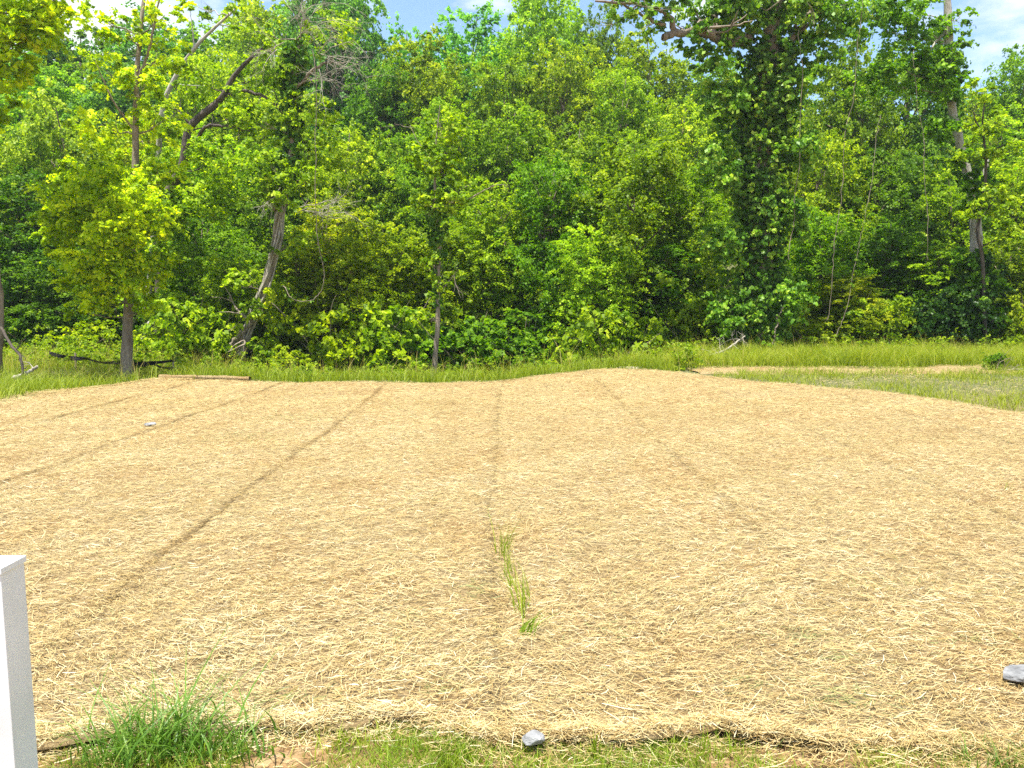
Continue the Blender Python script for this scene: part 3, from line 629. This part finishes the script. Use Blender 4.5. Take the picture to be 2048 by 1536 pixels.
# the great ivy tree
heroI, tpI = hero("ivy_tree", (1525, 712, 26), "huge tree trunk completely clothed in dark ivy, rising out of frame right of centre", M_BARK,
     [(1520, 722, 26), (1524, 560, 26), (1520, 400, 26), (1524, 250, 26), (1540, 110, 26), (1552, -40, 26), (1565, -160, 26)], [.40, .36, .34, .33, .31, .28, .24],
     [([(1500, 78, 26), (1450, 82, 25.4), (1405, 66, 25.0), (1350, 66, 24.6), (1325, 74, 24.4)], .17, .10), ([(1350, 68, 24.6), (1335, 30, 24.3), (1290, 12, 24.0), (1190, 2, 23.7)], .10, .03),
      ([(1330, 50, 24.4), (1300, 40, 24.2), (1250, 8, 24.0), (1235, -20, 24)], .06, .02), ([(1550, 20, 26), (1510, -15, 25.6), (1450, -40, 25)], .12, .05), ([(1535, 140, 26), (1600, 60, 25.8), (1650, -20, 25.6)], .14, .05)],
     None, (1, 1, 1), .12, 27,
     ivy=[(.0, .5, .46, 15000, .12), (.0, .16, .80, 12000, .12), (.08, .34, .72, 19000, .12), (.30, .55, .74, 17000, .12), (.50, .68, .85, 12000, .12), (.66, .98, .62, 4200, .12)], n_tr=40, extra_twigs=6)
def ivy_tree_extra():
    rng = np.random.default_rng(41); cb = Buf(); B = heroI.location
    for (px, py, Y, R, n) in [(1400, 30, 25.2, .7, 900), (1440, 110, 25.3, .6, 800), (1385, 100, 25, .45, 500), (1460, 20, 25.5, .9, 2200), (1590, 40, 25.8, .9, 1700), (1580, 180, 25.8, .8, 1700), (1450, 200, 25.5, .8, 2000),
                              (1440, 330, 25.5, .8, 2000), (1600, 290, 25.6, .8, 1700), (1620, 120, 25.6, .7, 900), (1310, 40, 24.2, .5, 450), (1260, 10, 24, .5, 350), (1340, -10, 24.4, .6, 700), (1500, -20, 25.4, 1.0, 2500), (1620, -10, 25.6, .9, 1500),
                              (1450, 480, 25.6, .7, 1500), (1585, 440, 25.5, .6, 1300), (1580, 600, 25.4, .7, 1500), (1460, 620, 25.5, .7, 1500), (1670, 60, 26, .9, 1400), (1700, 10, 26, .9, 1400)]:
        clump(cb, rng, at(px, py, Y), R, int(n * 1.3), .15, .9, up=.3, droop=.4, v0=.08)
    for _ in range(170):
        k = rng.uniform(1, 30); C = np.array([np.interp(k, np.arange(40), tpI[:, q]) for q in range(3)]); a = rng.uniform(0, 6.28); r = rng.uniform(.75, 1.2)
        clump(cb, rng, C + np.array([math.cos(a) * r, math.sin(a) * r, 0]), [.2, .2, .3], 70, .13, up=.5, droop=.5, v0=rng.uniform(.1, .4), nsub=4)
    c = obj("crown", cb.mesh("crown", M_IVY, False, B), heroI); c.color = (1.35, 1.3, 1, 1)
ivy_tree_extra()

# pale trunk near the right edge, ivy high up, top in front of cloud
hero("pale_trunk_tree", (1945, 705, 28), "tall pale leaning trunk near the right edge with its top against the cloud", M_BARK_PALE,
     [(1948, 715, 28), (1950, 560, 28), (1952, 450, 28), (1940, 370, 28), (1918, 280, 28), (1902, 200, 28), (1898, 100, 28), (1896, 30, 28), (1892, -60, 28)], [.27, .22, .19, .15, .14, .14, .14, .13, .11],
     [([(1900, 60, 28), (1880, 75, 28), (1860, 100, 27.8)], .06, .03), ([(1962, 480, 27.6), (1955, 440, 27.6), (1962, 390, 27.6), (1975, 320, 27.6)], .07, .05)],
     [(1870, 130, 27.6, .8, 1900), (1885, 170, 27.6, .7, 1800), (1850, 60, 28, .9, 1600), (1820, 10, 28, 1.0, 1800), (1770, 60, 28, 1.0, 1800), (1920, 30, 28, .45, 260), (1925, 80, 28, .35, 160), (1800, 140, 27.8, .9, 1700), (1740, 160, 27.8, .8, 1300), (1925, 150, 28.2, .35, 200), (1930, 320, 27.1, .4, 1100), (1955, 365, 27.1, .5, 1500), (1940, 410, 27.1, .45, 1200), (1885, 260, 27.2, .5, 1200), (1965, 395, 27.2, .3, 400), (1930, 520, 27.2, .5, 1100), (1960, 560, 27, .6, 1500), (1925, 620, 27, .7, 1700), (1980, 640, 27, .6, 1300)],
     (.75, .95, .8), .14, 28, ivy=[(.60, .72, .35, 1500, .13)], n_tr=40)
hero("crooked_tree", (1965, 700, 26.5), "slim crooked dark-stemmed tree in front of the pale trunk at right", M_BARK_DARK,
     [(1972, 712, 26.5), (1968, 620, 26.5), (1965, 520, 26.5), (1955, 460, 26.5), (1968, 390, 26.5), (1972, 320, 26.4), (1965, 250, 26.4), (1972, 180, 26.4)], [.07, .06, .06, .055, .05, .04, .03, .012],
     [([(1972, 320, 26.4), (1990, 300, 26.3), (2005, 290, 26.2)], .03, .01), ([(1970, 270, 26.4), (1950, 240, 26.3), (1945, 215, 26.2)], .03, .01)],
     [(1975, 240, 26.2, .6, 900), (1940, 300, 26.2, .5, 600), (2005, 290, 26, .6, 900), (1990, 400, 26, .6, 1000), (1940, 420, 26, .45, 500), (2020, 380, 26.2, .6, 900), (1960, 180, 26.4, .5, 500), (2010, 470, 26, .5, 700)],
     (1.35, 1.25, .6), .12, 29, extra_twigs=3)

# hanging vines
def vine(label, pts, r, seed):
    rng = np.random.default_rng(seed); B = at(*pts[0]); b = Buf(); p = spline(P3(*pts), 60); p[1:-1] += rng.normal(size=(58, 3)) * .010; p[1:-1, 0] += .05 * np.sin(np.linspace(0, 19, 58) + seed) * rng.uniform(.3, 1, 58)
    tube(b, p, np.full(60, r) * rng.uniform(.75, 1.2, 60), 6)
    o = obj("hanging_vine", b.mesh("hanging_vine", M_BARK, True, B)); o.location = B
    lb = Buf()
    for k in rng.integers(4, 56, 7): clump(lb, rng, p[k], [.10, .08, .16], 9, .10, droop=.6, v0=.1, nsub=2)
    obj("leaves", lb.mesh("leaves", M_IVY, False, B), o).color = (1.2, 1.1, 1, 1)
    tag(o, label, "vine", "vines hanging from the trees")
vine("long bare vine hanging straight down from the dead twigs, hooking left at its end", [(625, 100, 24.3), (632, 200, 24.3), (633, 330, 24.3), (633, 460, 24.3), (640, 510, 24.3), (650, 545, 24.3), (645, 575, 24.3), (625, 598, 24.3), (600, 602, 24.3), (580, 592, 24.3), (566, 572, 24.8)], .013, 1)
vine("long pale vine hanging right of the ivy tree from the top of the frame", [(1726, -20, 25), (1722, 50, 25), (1712, 140, 25), (1705, 200, 25), (1695, 250, 25), (1687, 310, 25), (1680, 400, 25), (1672, 480, 25), (1664, 560, 25), (1655, 640, 25)], .010, 2)
vine("thin pale vine slanting down to the grass between the berry thicket and the long vine", [(1760, 230, 25.5), (1748, 320, 25.5), (1728, 450, 25.5), (1712, 510, 25.5), (1700, 590, 25.5), (1672, 672, 25.3)], .009, 3)
vine("short dark vine hanging in front of the dark crown left of the pale trunk", [(1828, 100, 26), (1830, 170, 26), (1838, 220, 26), (1848, 300, 26), (1852, 400, 26), (1856, 520, 26)], .009, 4)
vine("twisted dry vine close to the right side of the ivy column", [(1598, 60, 25), (1604, 160, 25), (1600, 300, 25), (1592, 380, 25), (1586, 440, 25), (1578, 520, 25)], .011, 5)
vine("bleached crooked stem leaning at the foot of the ivy column", [(1545, 690, 24.8), (1553, 655, 24.8), (1558, 630, 24.9), (1570, 612, 25)], .022, 6)

# ------------------------------------------------------------------ bushes at the wood's edge
def make_bush(seed, n, leaf, v0=0):
    rng = np.random.default_rng(seed); cb = Buf(); tb = Buf()
    for q in range(16):
        a = rng.uniform(0, 6.28); r = rng.uniform(0, .62); c = np.array([math.cos(a) * r, math.sin(a) * r, rng.uniform(.12, .72 + .1 * (1 - r))])
        clump(cb, rng, c, rng.uniform(.22, .36), n // 16, leaf, v0=v0, nsub=14)
        limb(tb, [[rng.normal() * .05, rng.normal() * .05, -.1], c * [.4, .4, .55], c], .018, .006, 7, 5)
        twig_spray(tb, rng, c, c * [1, 1, .6], .35, .006, 0)
    return cb.mesh("foliage", M_LEAF), tb.mesh("stems", M_BARK)
BUSH = [make_bush(1, 6500, .075), make_bush(2, 5600, .082), make_bush(3, 6800, .068)]
BUSHES = [
 (60, 27.5, 1.7, 1.6, 'D', "dark shrub at the left foot of the wood"), (170, 26.5, 1.4, 1.2, 'Y', "yellowish shrub left of the slender tree's trunk"),
 (330, 26, 1.5, 1.4, 'Y', "bright shrub just right of the slender tree's trunk"), (420, 27, 1.5, 1.5, 'G', "green shrub between the slender and leaning trunks"),
 (560, 25.5, 1.3, 1.2, 'Y', "light shrub right of the leaning trunk's foot"), (600, 27.5, 1.8, 2.0, 'G', "tall shrub below the hook of the vine"),
 (700, 26.0, 1.7, 2.0, 'Y', "yellow-green shrub above the dip in the field edge"), (790, 26.5, 1.6, 1.7, 'G', "shrub immediately left of the thin tree's stem"),
 (655, 26.2, 2.4, 3.6, 'Y', "tall lime-green shrub under the hook of the hanging vine"), (745, 26.4, 2.4, 3.2, 'L', "tall bright shrub midway between the vine hook and the thin tree"),
 (825, 27.0, 2.2, 2.6, 'G', "tall light shrub just behind the left side of the thin tree"), (385, 26.2, 2.2, 3.0, 'L', "tall light shrub midway between the slender and leaning trunks"),
 (930, 27.2, 2.3, 2.4, 'D', "tall green shrub just behind the right side of the thin tree"), (1040, 27.6, 2.4, 2.6, 'D', "tall shaded shrub at the left of the dark centre hollow"),
 (1210, 26.8, 2.4, 3.4, 'L', "tall shrub of hanging sprays behind the dirt hump"), (625, 24, .8, .7, 'D', "small dark broad-leaved shrub in the grass below the vine"), (950, 27.0, 1.7, 1.6, 'D', "shadowy shrub right of the thin tree's stem"),
 (1060, 27, 1.5, 1.3, 'D', "dark shrub in the shaded hollow at centre"), (1130, 27.5, 1.6, 2.0, 'L', "shrub with light hanging sprays in the dark centre"),
 (1220, 27, 1.5, 1.5, 'G', "shrub behind the dirt hump"), (1300, 26.5, 1.4, 1.7, 'G', "dry-tipped shrub right of the dirt hump"),
 (1370, 26.8, 1.5, 2.0, 'L', "upright shrub near the left foot of the ivy column"), (1430, 27, 1.5, 1.6, 'G', "shrub touching the ivy column from the left"),
 (1620, 27, 1.5, 1.7, 'Y', "sunlit shrub at the right foot of the ivy column"), (1700, 27.3, 1.7, 2.0, 'L', "blackberry thicket below the slanting vine"),
 (1790, 27.5, 1.6, 2.1, 'L', "arching thicket right of the slanting vine"), (1860, 28, 1.6, 2.0, 'G', "thicket left of the black hollow at right"),
 (1960, 29.3, 2.0, 2.6, 'D', "dark shrub behind the shade-darkened thicket at right"), (2035, 27.6, 1.3, 2.2, 'Y', "bright shrub in the right corner of the wood"),
 (830, 21.3, .55, .62, 'Y', "small upright weedy shrub at the far edge left of the thin tree"), (1996, 21.2, .42, .52, 'D', "little dark evergreen shrub alone in the grass at right"),
]
rb = np.random.default_rng(9)
for i, (px, Y, w, h, col, lab) in enumerate(BUSHES):
    X = at(px, 690, Y)[0]; o = empty("shrub", (X, Y, T(X, Y)), lab, "shrub", "shrubs along the foot of the wood")
    o.scale = (w / .9, w / .9, h); o.rotation_euler = (0, 0, rb.uniform(0, 6.28))
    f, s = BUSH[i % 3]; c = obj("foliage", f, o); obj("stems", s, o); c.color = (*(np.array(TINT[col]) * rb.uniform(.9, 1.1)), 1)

def undergrowth():
    rng = np.random.default_rng(55); b = Buf()
    for q in range(260):
        X = rng.uniform(-22, 24); Y = rng.uniform(27, 36); R = rng.uniform(.5, 1.1)
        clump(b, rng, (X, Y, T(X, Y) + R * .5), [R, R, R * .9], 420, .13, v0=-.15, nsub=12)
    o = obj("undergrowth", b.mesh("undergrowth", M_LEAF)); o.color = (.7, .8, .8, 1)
    tag(o, "tangled low undergrowth in the shade beneath the trees", "undergrowth", kind="stuff")
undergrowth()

# ------------------------------------------------------------------ grasses
def grass(name, label, n, sampler, hmin, hmax, wid, mat, seed, tint=(1, 1, 1), vb=0.0, lean=.45, seg=2):
    rng = np.random.default_rng(seed); x, y = sampler(rng, n); h = rng.uniform(hmin, hmax, len(x)) * (1 + .35 * wob(x, y, 1.3) + .22 * wob(x + 7, y * .6, 3.1))
    P = np.stack([x, y, terr(x, y) - .01], 1); b = Buf()
    blades(b, P, h, wid * rng.uniform(.6, 1.3, len(x)), rng.normal(size=(len(x), 2)) * (h * lean)[:, None], rng, np.clip(rng.beta(2, 2.4, len(x)) + vb + .14 * wob(x, y, .8) + .10 * wob(x + 3, y, 2.6), 0, 1), seg)
    o = obj(name, b.mesh(name, mat)); o.color = (*tint, 1); return tag(o, label, "grass", kind="stuff")
def s_right(rng, n):
    y = rng.uniform(22.2, 29.5, n); x = rng.uniform(3.0, 21, n); k = (y > yfar(x) + .5); return x[k], y[k]
grass("meadow_grass", "tall bright grass in front of the wood at right", 85000, s_right, .35, .75, .016, M_GRASS, 1, (1.0, 1.05, .75))
def s_left(rng, n):
    x = rng.uniform(-20, 4.5, n); y = rng.uniform(12, 28, n)
    k = ((y > yfar(x) + .12) & (x > -9.9)) | ((x < -9.75 - .0 * y) & (x > -.75 * y - 1)); k &= (rng.random(n) < np.clip(1.1 - (y - yfar(x)) * .04, .25, 1)); k &= ~((x > -13.6) & (x < -8.2) & (y > 18.6) & (y < 21.7) & (rng.random(n) < .55)); return x[k], y[k]
grass("bank_grass", "rough green grass on the bank left of and behind the straw", 150000, s_left, .18, .55, .014, M_GRASS, 2, (.92, 1.0, .75), -.05)
def s_stalk(rng, n):
    x = rng.uniform(-14, 20, n); y = yfar(np.clip(x, -9, 9)) + rng.uniform(.6, 7.5, n); y = np.where(x > 5, rng.uniform(22.5, 28, n), y); return x, y
grass("seed_stalks", "thin pale seeding stalks standing above the grass", 9000, s_stalk, .55, 1.05, .009, M_GRASS, 3, (1.2, 1.05, .9), .3, .25)
def s_wedge(rng, n):
    x = rng.uniform(5, 17, n); y = rng.uniform(9, 23.2, n); k = in_wedge(x, y) & (rng.random(n) < np.clip(.55 - .75 * wob(x, y, .75) + .5 * (y > 18.8) * (y < 20.3) + .6 * (y < yfar(x) + .5), .03, 1)) & ~((y > 20.3) & (x < 13)); return x[k], y[k]
grass("wedge_grass", "patchy short grass between the straw field and the crosswise straw strip", 60000, s_wedge, .06, .22, .012, M_GRASS, 4, (1.0, 1.0, .8))
def s_track(rng, n):
    x = rng.uniform(6, 15, n); y = rng.uniform(20.1, 20.7, n); k = rng.random(n) < .4 + .5 * wob(x, y, 1.5); return x[k], y[k]
grass("track_edge_grass", "thin upright grass in front of the crosswise straw strip", 5000, s_track, .12, .38, .010, M_GRASS, 5, (.9, 1.0, .8))
def s_fore(rng, n):
    x = rng.uniform(-4.2, 5, n); y = rng.uniform(2.3, 3.72, n)
    m = .8 * wob(x, y * 1.3, 3.1) + .5 * ((x > -1.75) & (x < -1.15)) - 1.2 * ((x < -1.95) | ((x > -1.12) & (x < -.78) & (y > 3.0))) - .9 * np.exp(-((x - 1.28) / .14) ** 2)
    k = (y < ynear(x) + .01) & (rng.random(n) < np.clip(.62 + .9 * m, .05, 1)); return x[k], y[k]
grass("foreground_grass", "short bright grass on bare clay in front of the straw's near edge", 230000, s_fore, .02, .085, .0045, M_GRASS, 6, (.85, 1.0, .85), -.1, .6, 3)

def tuft(name, label, cx, cy, n, spread, hmin, hmax, w, mat, seed, tint, lean, off=(0, 0), vb=0.0):
    rng = np.random.default_rng(seed); x = cx + rng.normal(0, spread[0], n); y = cy + rng.normal(0, spread[1], n); zb = T(cx, cy)
    P = np.stack([x - cx, y - cy, sheet_z(x, y) - .04 - zb], 1); h = rng.uniform(hmin, hmax, n) ** 1.0
    ln = rng.normal(size=(n, 2)) * (h * lean)[:, None] + np.array(off)[None] * h[:, None]; b = Buf()
    blades(b, P, h, w * rng.uniform(.6, 1.3, n), ln, rng, np.clip(rng.beta(2, 2.5, n) + vb, 0, 1), 5)
    o = obj(name, b.mesh(name, mat)); o.location = (cx, cy, zb); o.color = (*tint, 1); return tag(o, label, "grass tuft", "grass tufts by the straw")
c = gp(345, 1500); tuft("grass_clump", "big lush clump of broad green grass beside the white post", c[0], c[1], 300, (.14, .08), .05, .33, .011, M_FGRASS, 1, (1.3, 1.2, 1), .75)
c = gp(240, 1525); tuft("grass_clump", "leafy left side tussock of the lush clump, nearest the white post", c[0], c[1], 130, (.09, .05), .04, .26, .009, M_FGRASS, 2, (1.35, 1.2, 1), .8)
c = gp(440, 1515); tuft("grass_clump", "lower right side tussock of the lush clump at the dirt patch", c[0], c[1], 150, (.11, .06), .04, .22, .009, M_FGRASS, 3, (1.3, 1.2, 1), .8)
c = gp(1047, 1222); tuft("grass_tuft", "long thin weeds leaning left out of the seam in mid field", c[0], c[1], 38, (.03, .13), .10, .48, .008, M_GRASS, 4, (.8, .9, .6), .2, (-.24, .1))
c = gp(1050, 1275); tuft("grass_tuft", "short weeds leaning right, just below the taller mid-field weeds", c[0], c[1], 34, (.03, .03), .08, .24, .011, M_GRASS, 5, (.6, .8, .6), .3, (.45, .2))
c = gp(1022, 1165); tuft("grass_tuft", "middle wisps of weed between the taller and the seed-headed mid-field weeds", c[0], c[1], 28, (.02, .13), .08, .40, .008, M_GRASS, 14, (.8, .9, .6), .25, (-.2, .1))
c = gp(1005, 1112); tuft("grass_tuft", "wispy seed-headed weeds at the top of the mid-field seam", c[0], c[1], 34, (.03, .12), .12, .44, .008, M_GRASS, 6, (.8, .9, .6), .3, (.1, 0))
c = gp(1190, 1515); tuft("grass_tuft", "single upright grass sprig right of the pale stone", c[0], c[1], 9, (.012, .012), .07, .17, .006, M_GRASS, 7, (.8, .95, .7), .3)
c = gp(1990, 1530); tuft("grass_tuft", "bushy green tuft in the bottom right corner", c[0], c[1], 240, (.09, .05), .04, .15, .006, M_FGRASS, 8, (1.25, 1.1, .8), .5)
c = gp(1430, 1525); tuft("grass_tuft", "low tuft at the near edge between the pale stone and the corner tuft", c[0], c[1], 60, (.06, .04), .04, .13, .005, M_GRASS, 9, (.8, .95, .7), .4)
c = gp(700, 1490); tuft("grass_tuft", "yellow-green tuft under the lifted blanket edge left of centre", c[0], c[1], 160, (.12, .05), .03, .11, .005, M_GRASS, 10, (.9, 1.0, .7), .5)
c = gp(2015, 985); tuft("grass_tuft", "tiny tuft growing out of the straw by the right edge", c[0], c[1], 10, (.03, .03), .06, .2, .007, M_GRASS, 11, (.8, .95, .7), .3)

# ------------------------------------------------------------------ white post
def bevel_box(name, x0, x1, y0, y1, z0, z1, mat, parent, bev=.004, top_taper=0.0):
    import bmesh
    bm = bmesh.new(); r = bmesh.ops.create_cube(bm, size=1)
    for v in bm.verts:
        v.co.x = x0 if v.co.x < 0 else x1; v.co.y = y0 if v.co.y < 0 else y1; v.co.z = z0 if v.co.z < 0 else z1
    bmesh.ops.bevel(bm, geom=list(bm.edges), offset=bev, segments=2, affect='EDGES', profile=.7)
    me = bpy.data.meshes.new(name); bm.to_mesh(me); bm.free(); me.materials.append(mat)
    for p in me.polygons: p.use_smooth = False
    return obj(name, me, parent)
def post():
    rx, fy, w = -1.742, 2.55, .127
    o = empty("fence_post", (rx - w / 2, fy + w / 2, 0), "square white vinyl post with a flat cap at the lower left corner", "post")
    bevel_box("shaft", -w / 2, w / 2, -w / 2, w / 2, -.3, 1.02, M_VINYL, o)
    bevel_box("cap", -w / 2 - .006, w / 2 + .006, -w / 2 - .006, w / 2 + .006, 1.02, 1.043, M_VINYL, o, .003)
post()

# ------------------------------------------------------------------ rocks, clods, logs, fence
def rock(name, label, p, s, mat, seed, cat="rock", cuts=14):
    import bmesh
    rng = np.random.default_rng(seed); bm = bmesh.new(); bmesh.ops.create_icosphere(bm, subdivisions=4, radius=1)
    pl = unit(rng.normal(size=(cuts, 3))); dd = rng.uniform(.55, .85, cuts)
    for v in bm.verts:
        c = np.array(v.co)
        for a, b in zip(pl, dd):
            q = c @ a
            if q > b: c = c - a * (q - b)
        c = c * (1 + .02 * rng.normal()); v.co = c * np.array(s)
    me = bpy.data.meshes.new(name); bm.to_mesh(me); bm.free(); me.materials.append(mat)
    o = obj(name, me); o.location = p; return tag(o, label, cat)
c = gp(2040, 1372); rock("rock", "angular grey rock on the straw at the lower right edge", (c[0] + .02, c[1], .065), (.15, .10, .045), M_ROCK, 4)
c = gp(1062, 1474, .08); rock("rock", "pale grey stone half buried at the straw's near edge", (c[0], c[1], .075), (.060, .05, .026), M_ROCK_PALE, 7)
c = gp(301, 856); rock("rock", "small flat whitish stone on the second straw strip at left", (c[0], c[1], .06), (.09, .06, .04), M_ROCK_PALE, 9)
c = gp(88, 1492); rock("clay_clod", "crumbled red clay clod beside the foot of the white post", (c[0], c[1], .012), (.065, .04, .028), M_CLAY, 12, "clod")
c = gp(1350, 838); rock("clay_clod", "tiny dark clod on the straw right of centre far up the field", (gp(1533, 855)[0], gp(1533, 855)[1], .04), (.05, .04, .035), M_CLAY, 13, "clod")
rock("dirt_mound", "low greyish dirt hump at the far edge of the straw right of centre", (at(1265, 733, 22.2)[0], 22.2, -.12), (.75, .45, .26), simple("grey_dirt", (.26, .21, .15), .95, (.46, .38, .27), 9, .8), 15, "mound", 26)

def silt_fence():
    B = np.array([at(190, 720, 21.6)[0], 21.6, 0]); B[2] = T(B[0], B[1])
    o = empty("silt_fence", B, "sagging black fabric silt fence half hidden in the grass behind the slender tree", "fence")
    rng = np.random.default_rng(4)
    for seg in ([(98, 702, 21.3), (150, 710, 21.4), (200, 719, 21.5), (250, 720, 21.6), (345, 718, 21.7)], [(255, 720, 21.6), (300, 724, 21.6), (345, 733, 21.7), (420, 740, 21.9)]):
        t = spline(P3(*seg), 40); t[:, 2] -= .05 * np.abs(np.sin(np.linspace(0, 9, 40))); hgt = .11 * (.35 + .65 * np.abs(np.sin(np.linspace(0.6, 6, 40))))
        G = np.stack([t, t - np.stack([0 * hgt, .06 * np.sin(np.linspace(0, 30, 40)), hgt], 1)], 0).reshape(-1, 3)
        G2 = G + np.array([0, .006, 0]); q = np.arange(39); F = np.concatenate([np.stack([q, q + 1, q + 41, q + 40], 1), np.stack([q + 80, q + 120, q + 121, q + 81], 1), np.stack([q, q + 80, q + 81, q + 1], 1)])
        obj("fabric", np_mesh("fabric", np.concatenate([G, G2]) - B, F, M_FABRIC, smooth=True), o)
    for px, Y in ((150, 21.45), (262, 21.65), (345, 21.75), (420, 21.95)):
        X = at(px, 720, Y)[0]; zt = at(px, 702 + .08 * (px - 100), Y)[2]
        bevel_box("stake", X - B[0] - .02, X - B[0] + .02, Y - B[1] + .01, Y - B[1] + .05, T(X, Y) - .2 - B[2], zt - B[2], M_WOOD, o, .004)
silt_fence()
def low_fence():
    pts = P3((1e-9 + 560, 762, 20.6), (620, 757, 20.8), (665, 757, 20.9), (720, 762, 21)); t = spline(pts, 24); B = t[0].copy()
    o = obj("ground_hose", None) if False else None
    b = Buf(); tube(b, t, np.full(24, .022), 7); q = obj("black_pipe", b.mesh("black_pipe", M_FABRIC, True, B)); q.location = B
    tag(q, "thin black pipe lying in the grass just past the field's far edge", "pipe")
low_fence()
def stick(name, label, cat, pts, r0, r1, mat, seed, twigs=0):
    rng = np.random.default_rng(seed); B = at(*pts[0]); b = Buf(); p = limb(b, P3(*pts), r0, r1, 18, 7, rng, .08, r0 * .2)
    for _ in range(twigs): twig_spray(b, rng, p[rng.integers(3, 17)], rng.normal(size=3) + [0, 0, .4], rng.uniform(.25, .6), .012, 1, 3)
    o = obj(name, b.mesh(name, mat, True, B)); o.location = B; tag(o, label, cat)
stick("fallen_branch", "curved dark branch arching down to the ground at the left edge", "branch", [(2, 655, 18.2), (22, 690, 18), (42, 715, 17.9), (44, 752, 17.8), (42, 775, 17.8)], .035, .025, M_BARK_DARK, 1, 4)
stick("fallen_log", "short weathered log lying in the grass at the left edge", "log", [(25, 757, 17.9), (50, 748, 18.0), (76, 733, 18.1)], .05, .035, M_TWIG, 2, 3)
stick("leaning_snag", "short pale broken trunk leaning behind the slender tree's right side", "dead trunk", [(288, 690, 27.5), (296, 665, 27.5), (308, 640, 27.5)], .16, .12, M_BARK_PALE, 3)
stick("fallen_branch", "bleached brush lying at the left foot of the ivy column", "branch", [(1420, 712, 24), (1450, 700, 24.2), (1490, 672, 24.5)], .05, .02, M_TWIG, 4, 16)
stick("fallen_branch", "dark dry stick pile at the right end of the crosswise straw strip", "branch", [(1965, 752, 20.8), (2000, 742, 20.9), (2045, 738, 21)], .03, .02, M_BARK, 5, 12)

# leafy weeds through the bank grass, pale straw roll on the far left edge, straw litter on the clay
def weeds():
    rng = np.random.default_rng(66); b = Buf()
    for q in range(620):
        X = rng.uniform(-16, 5.5); Y = yfar(np.clip(X, -9, 9)) + rng.uniform(1.2, 8.5)
        if q % 3 == 0: X = rng.uniform(4, 20); Y = rng.uniform(25, 29)
        if -13.6 < X < -8.2 and Y < 21.8: Y += 2.5
        h = rng.uniform(.25, .75) * (1.5 if Y > 24.5 and rng.random() < .5 else 1)
        clump(b, rng, (X, Y, T(X, Y) + h * .6), [h * .55, h * .55, h * .6], 170, .075, v0=.1, nsub=9)
    o = obj("leafy_weeds", b.mesh("leafy_weeds", M_LEAF)); o.color = (.95, .92, .6, 1); tag(o, "knee-high leafy weeds growing through the bank grass", "weeds", kind="stuff")
weeds()
def straw_roll():
    rng = np.random.default_rng(67); t = spline([(-8.7, 19.0, .045), (-7.6, 18.85, .05), (-6.3, 18.5, .045)], 30); t[:, 2] += terr(t[:, 0], t[:, 1]) + .02
    b = Buf(); tube(b, t, np.full(30, .055), 9, rng, .08); B = t[0].copy()
    o = obj("straw_roll", b.mesh("straw_roll", M_SHEET, True, B)); o.location = B; tag(o, "narrow pale roll of straw along the far left edge of the field", "straw roll")
straw_roll()
x = rs.uniform(-1.9, 2.6, 1500); y = rs.uniform(2.8, 3.6, 1500)
tag(obj("straw_litter", straw_pieces(x, y, terr(x, y) + .012, rs, np.zeros(1500)).mesh("straw_litter", M_STRAW)), "stray straws littering the clay in front of the blankets", "straw", kind="stuff")

# thin summer air: far trees pale slightly
def haze():
    m, t, out = mat_new("haze"); v = t.nodes.new("ShaderNodeVolumePrincipled"); v.inputs['Color'].default_value = (.80, .90, 1.0, 1); v.inputs['Density'].default_value = .00042; v.inputs['Anisotropy'].default_value = .3
    t.links.new(v.outputs[0], out.inputs['Volume'])
    x0, x1, y0, y1, z0, z1 = -110, 110, -12, 100, -3.5, 40
    V = np.array([[x, y, z] for z in (z0, z1) for y in (y0, y1) for x in (x0, x1)], float)
    F = np.array([[0, 2, 3, 1], [4, 5, 7, 6], [0, 1, 5, 4], [2, 6, 7, 3], [0, 4, 6, 2], [1, 3, 7, 5]])
    tag(obj("haze", np_mesh("haze", V, F, m)), kind="stuff")
haze()
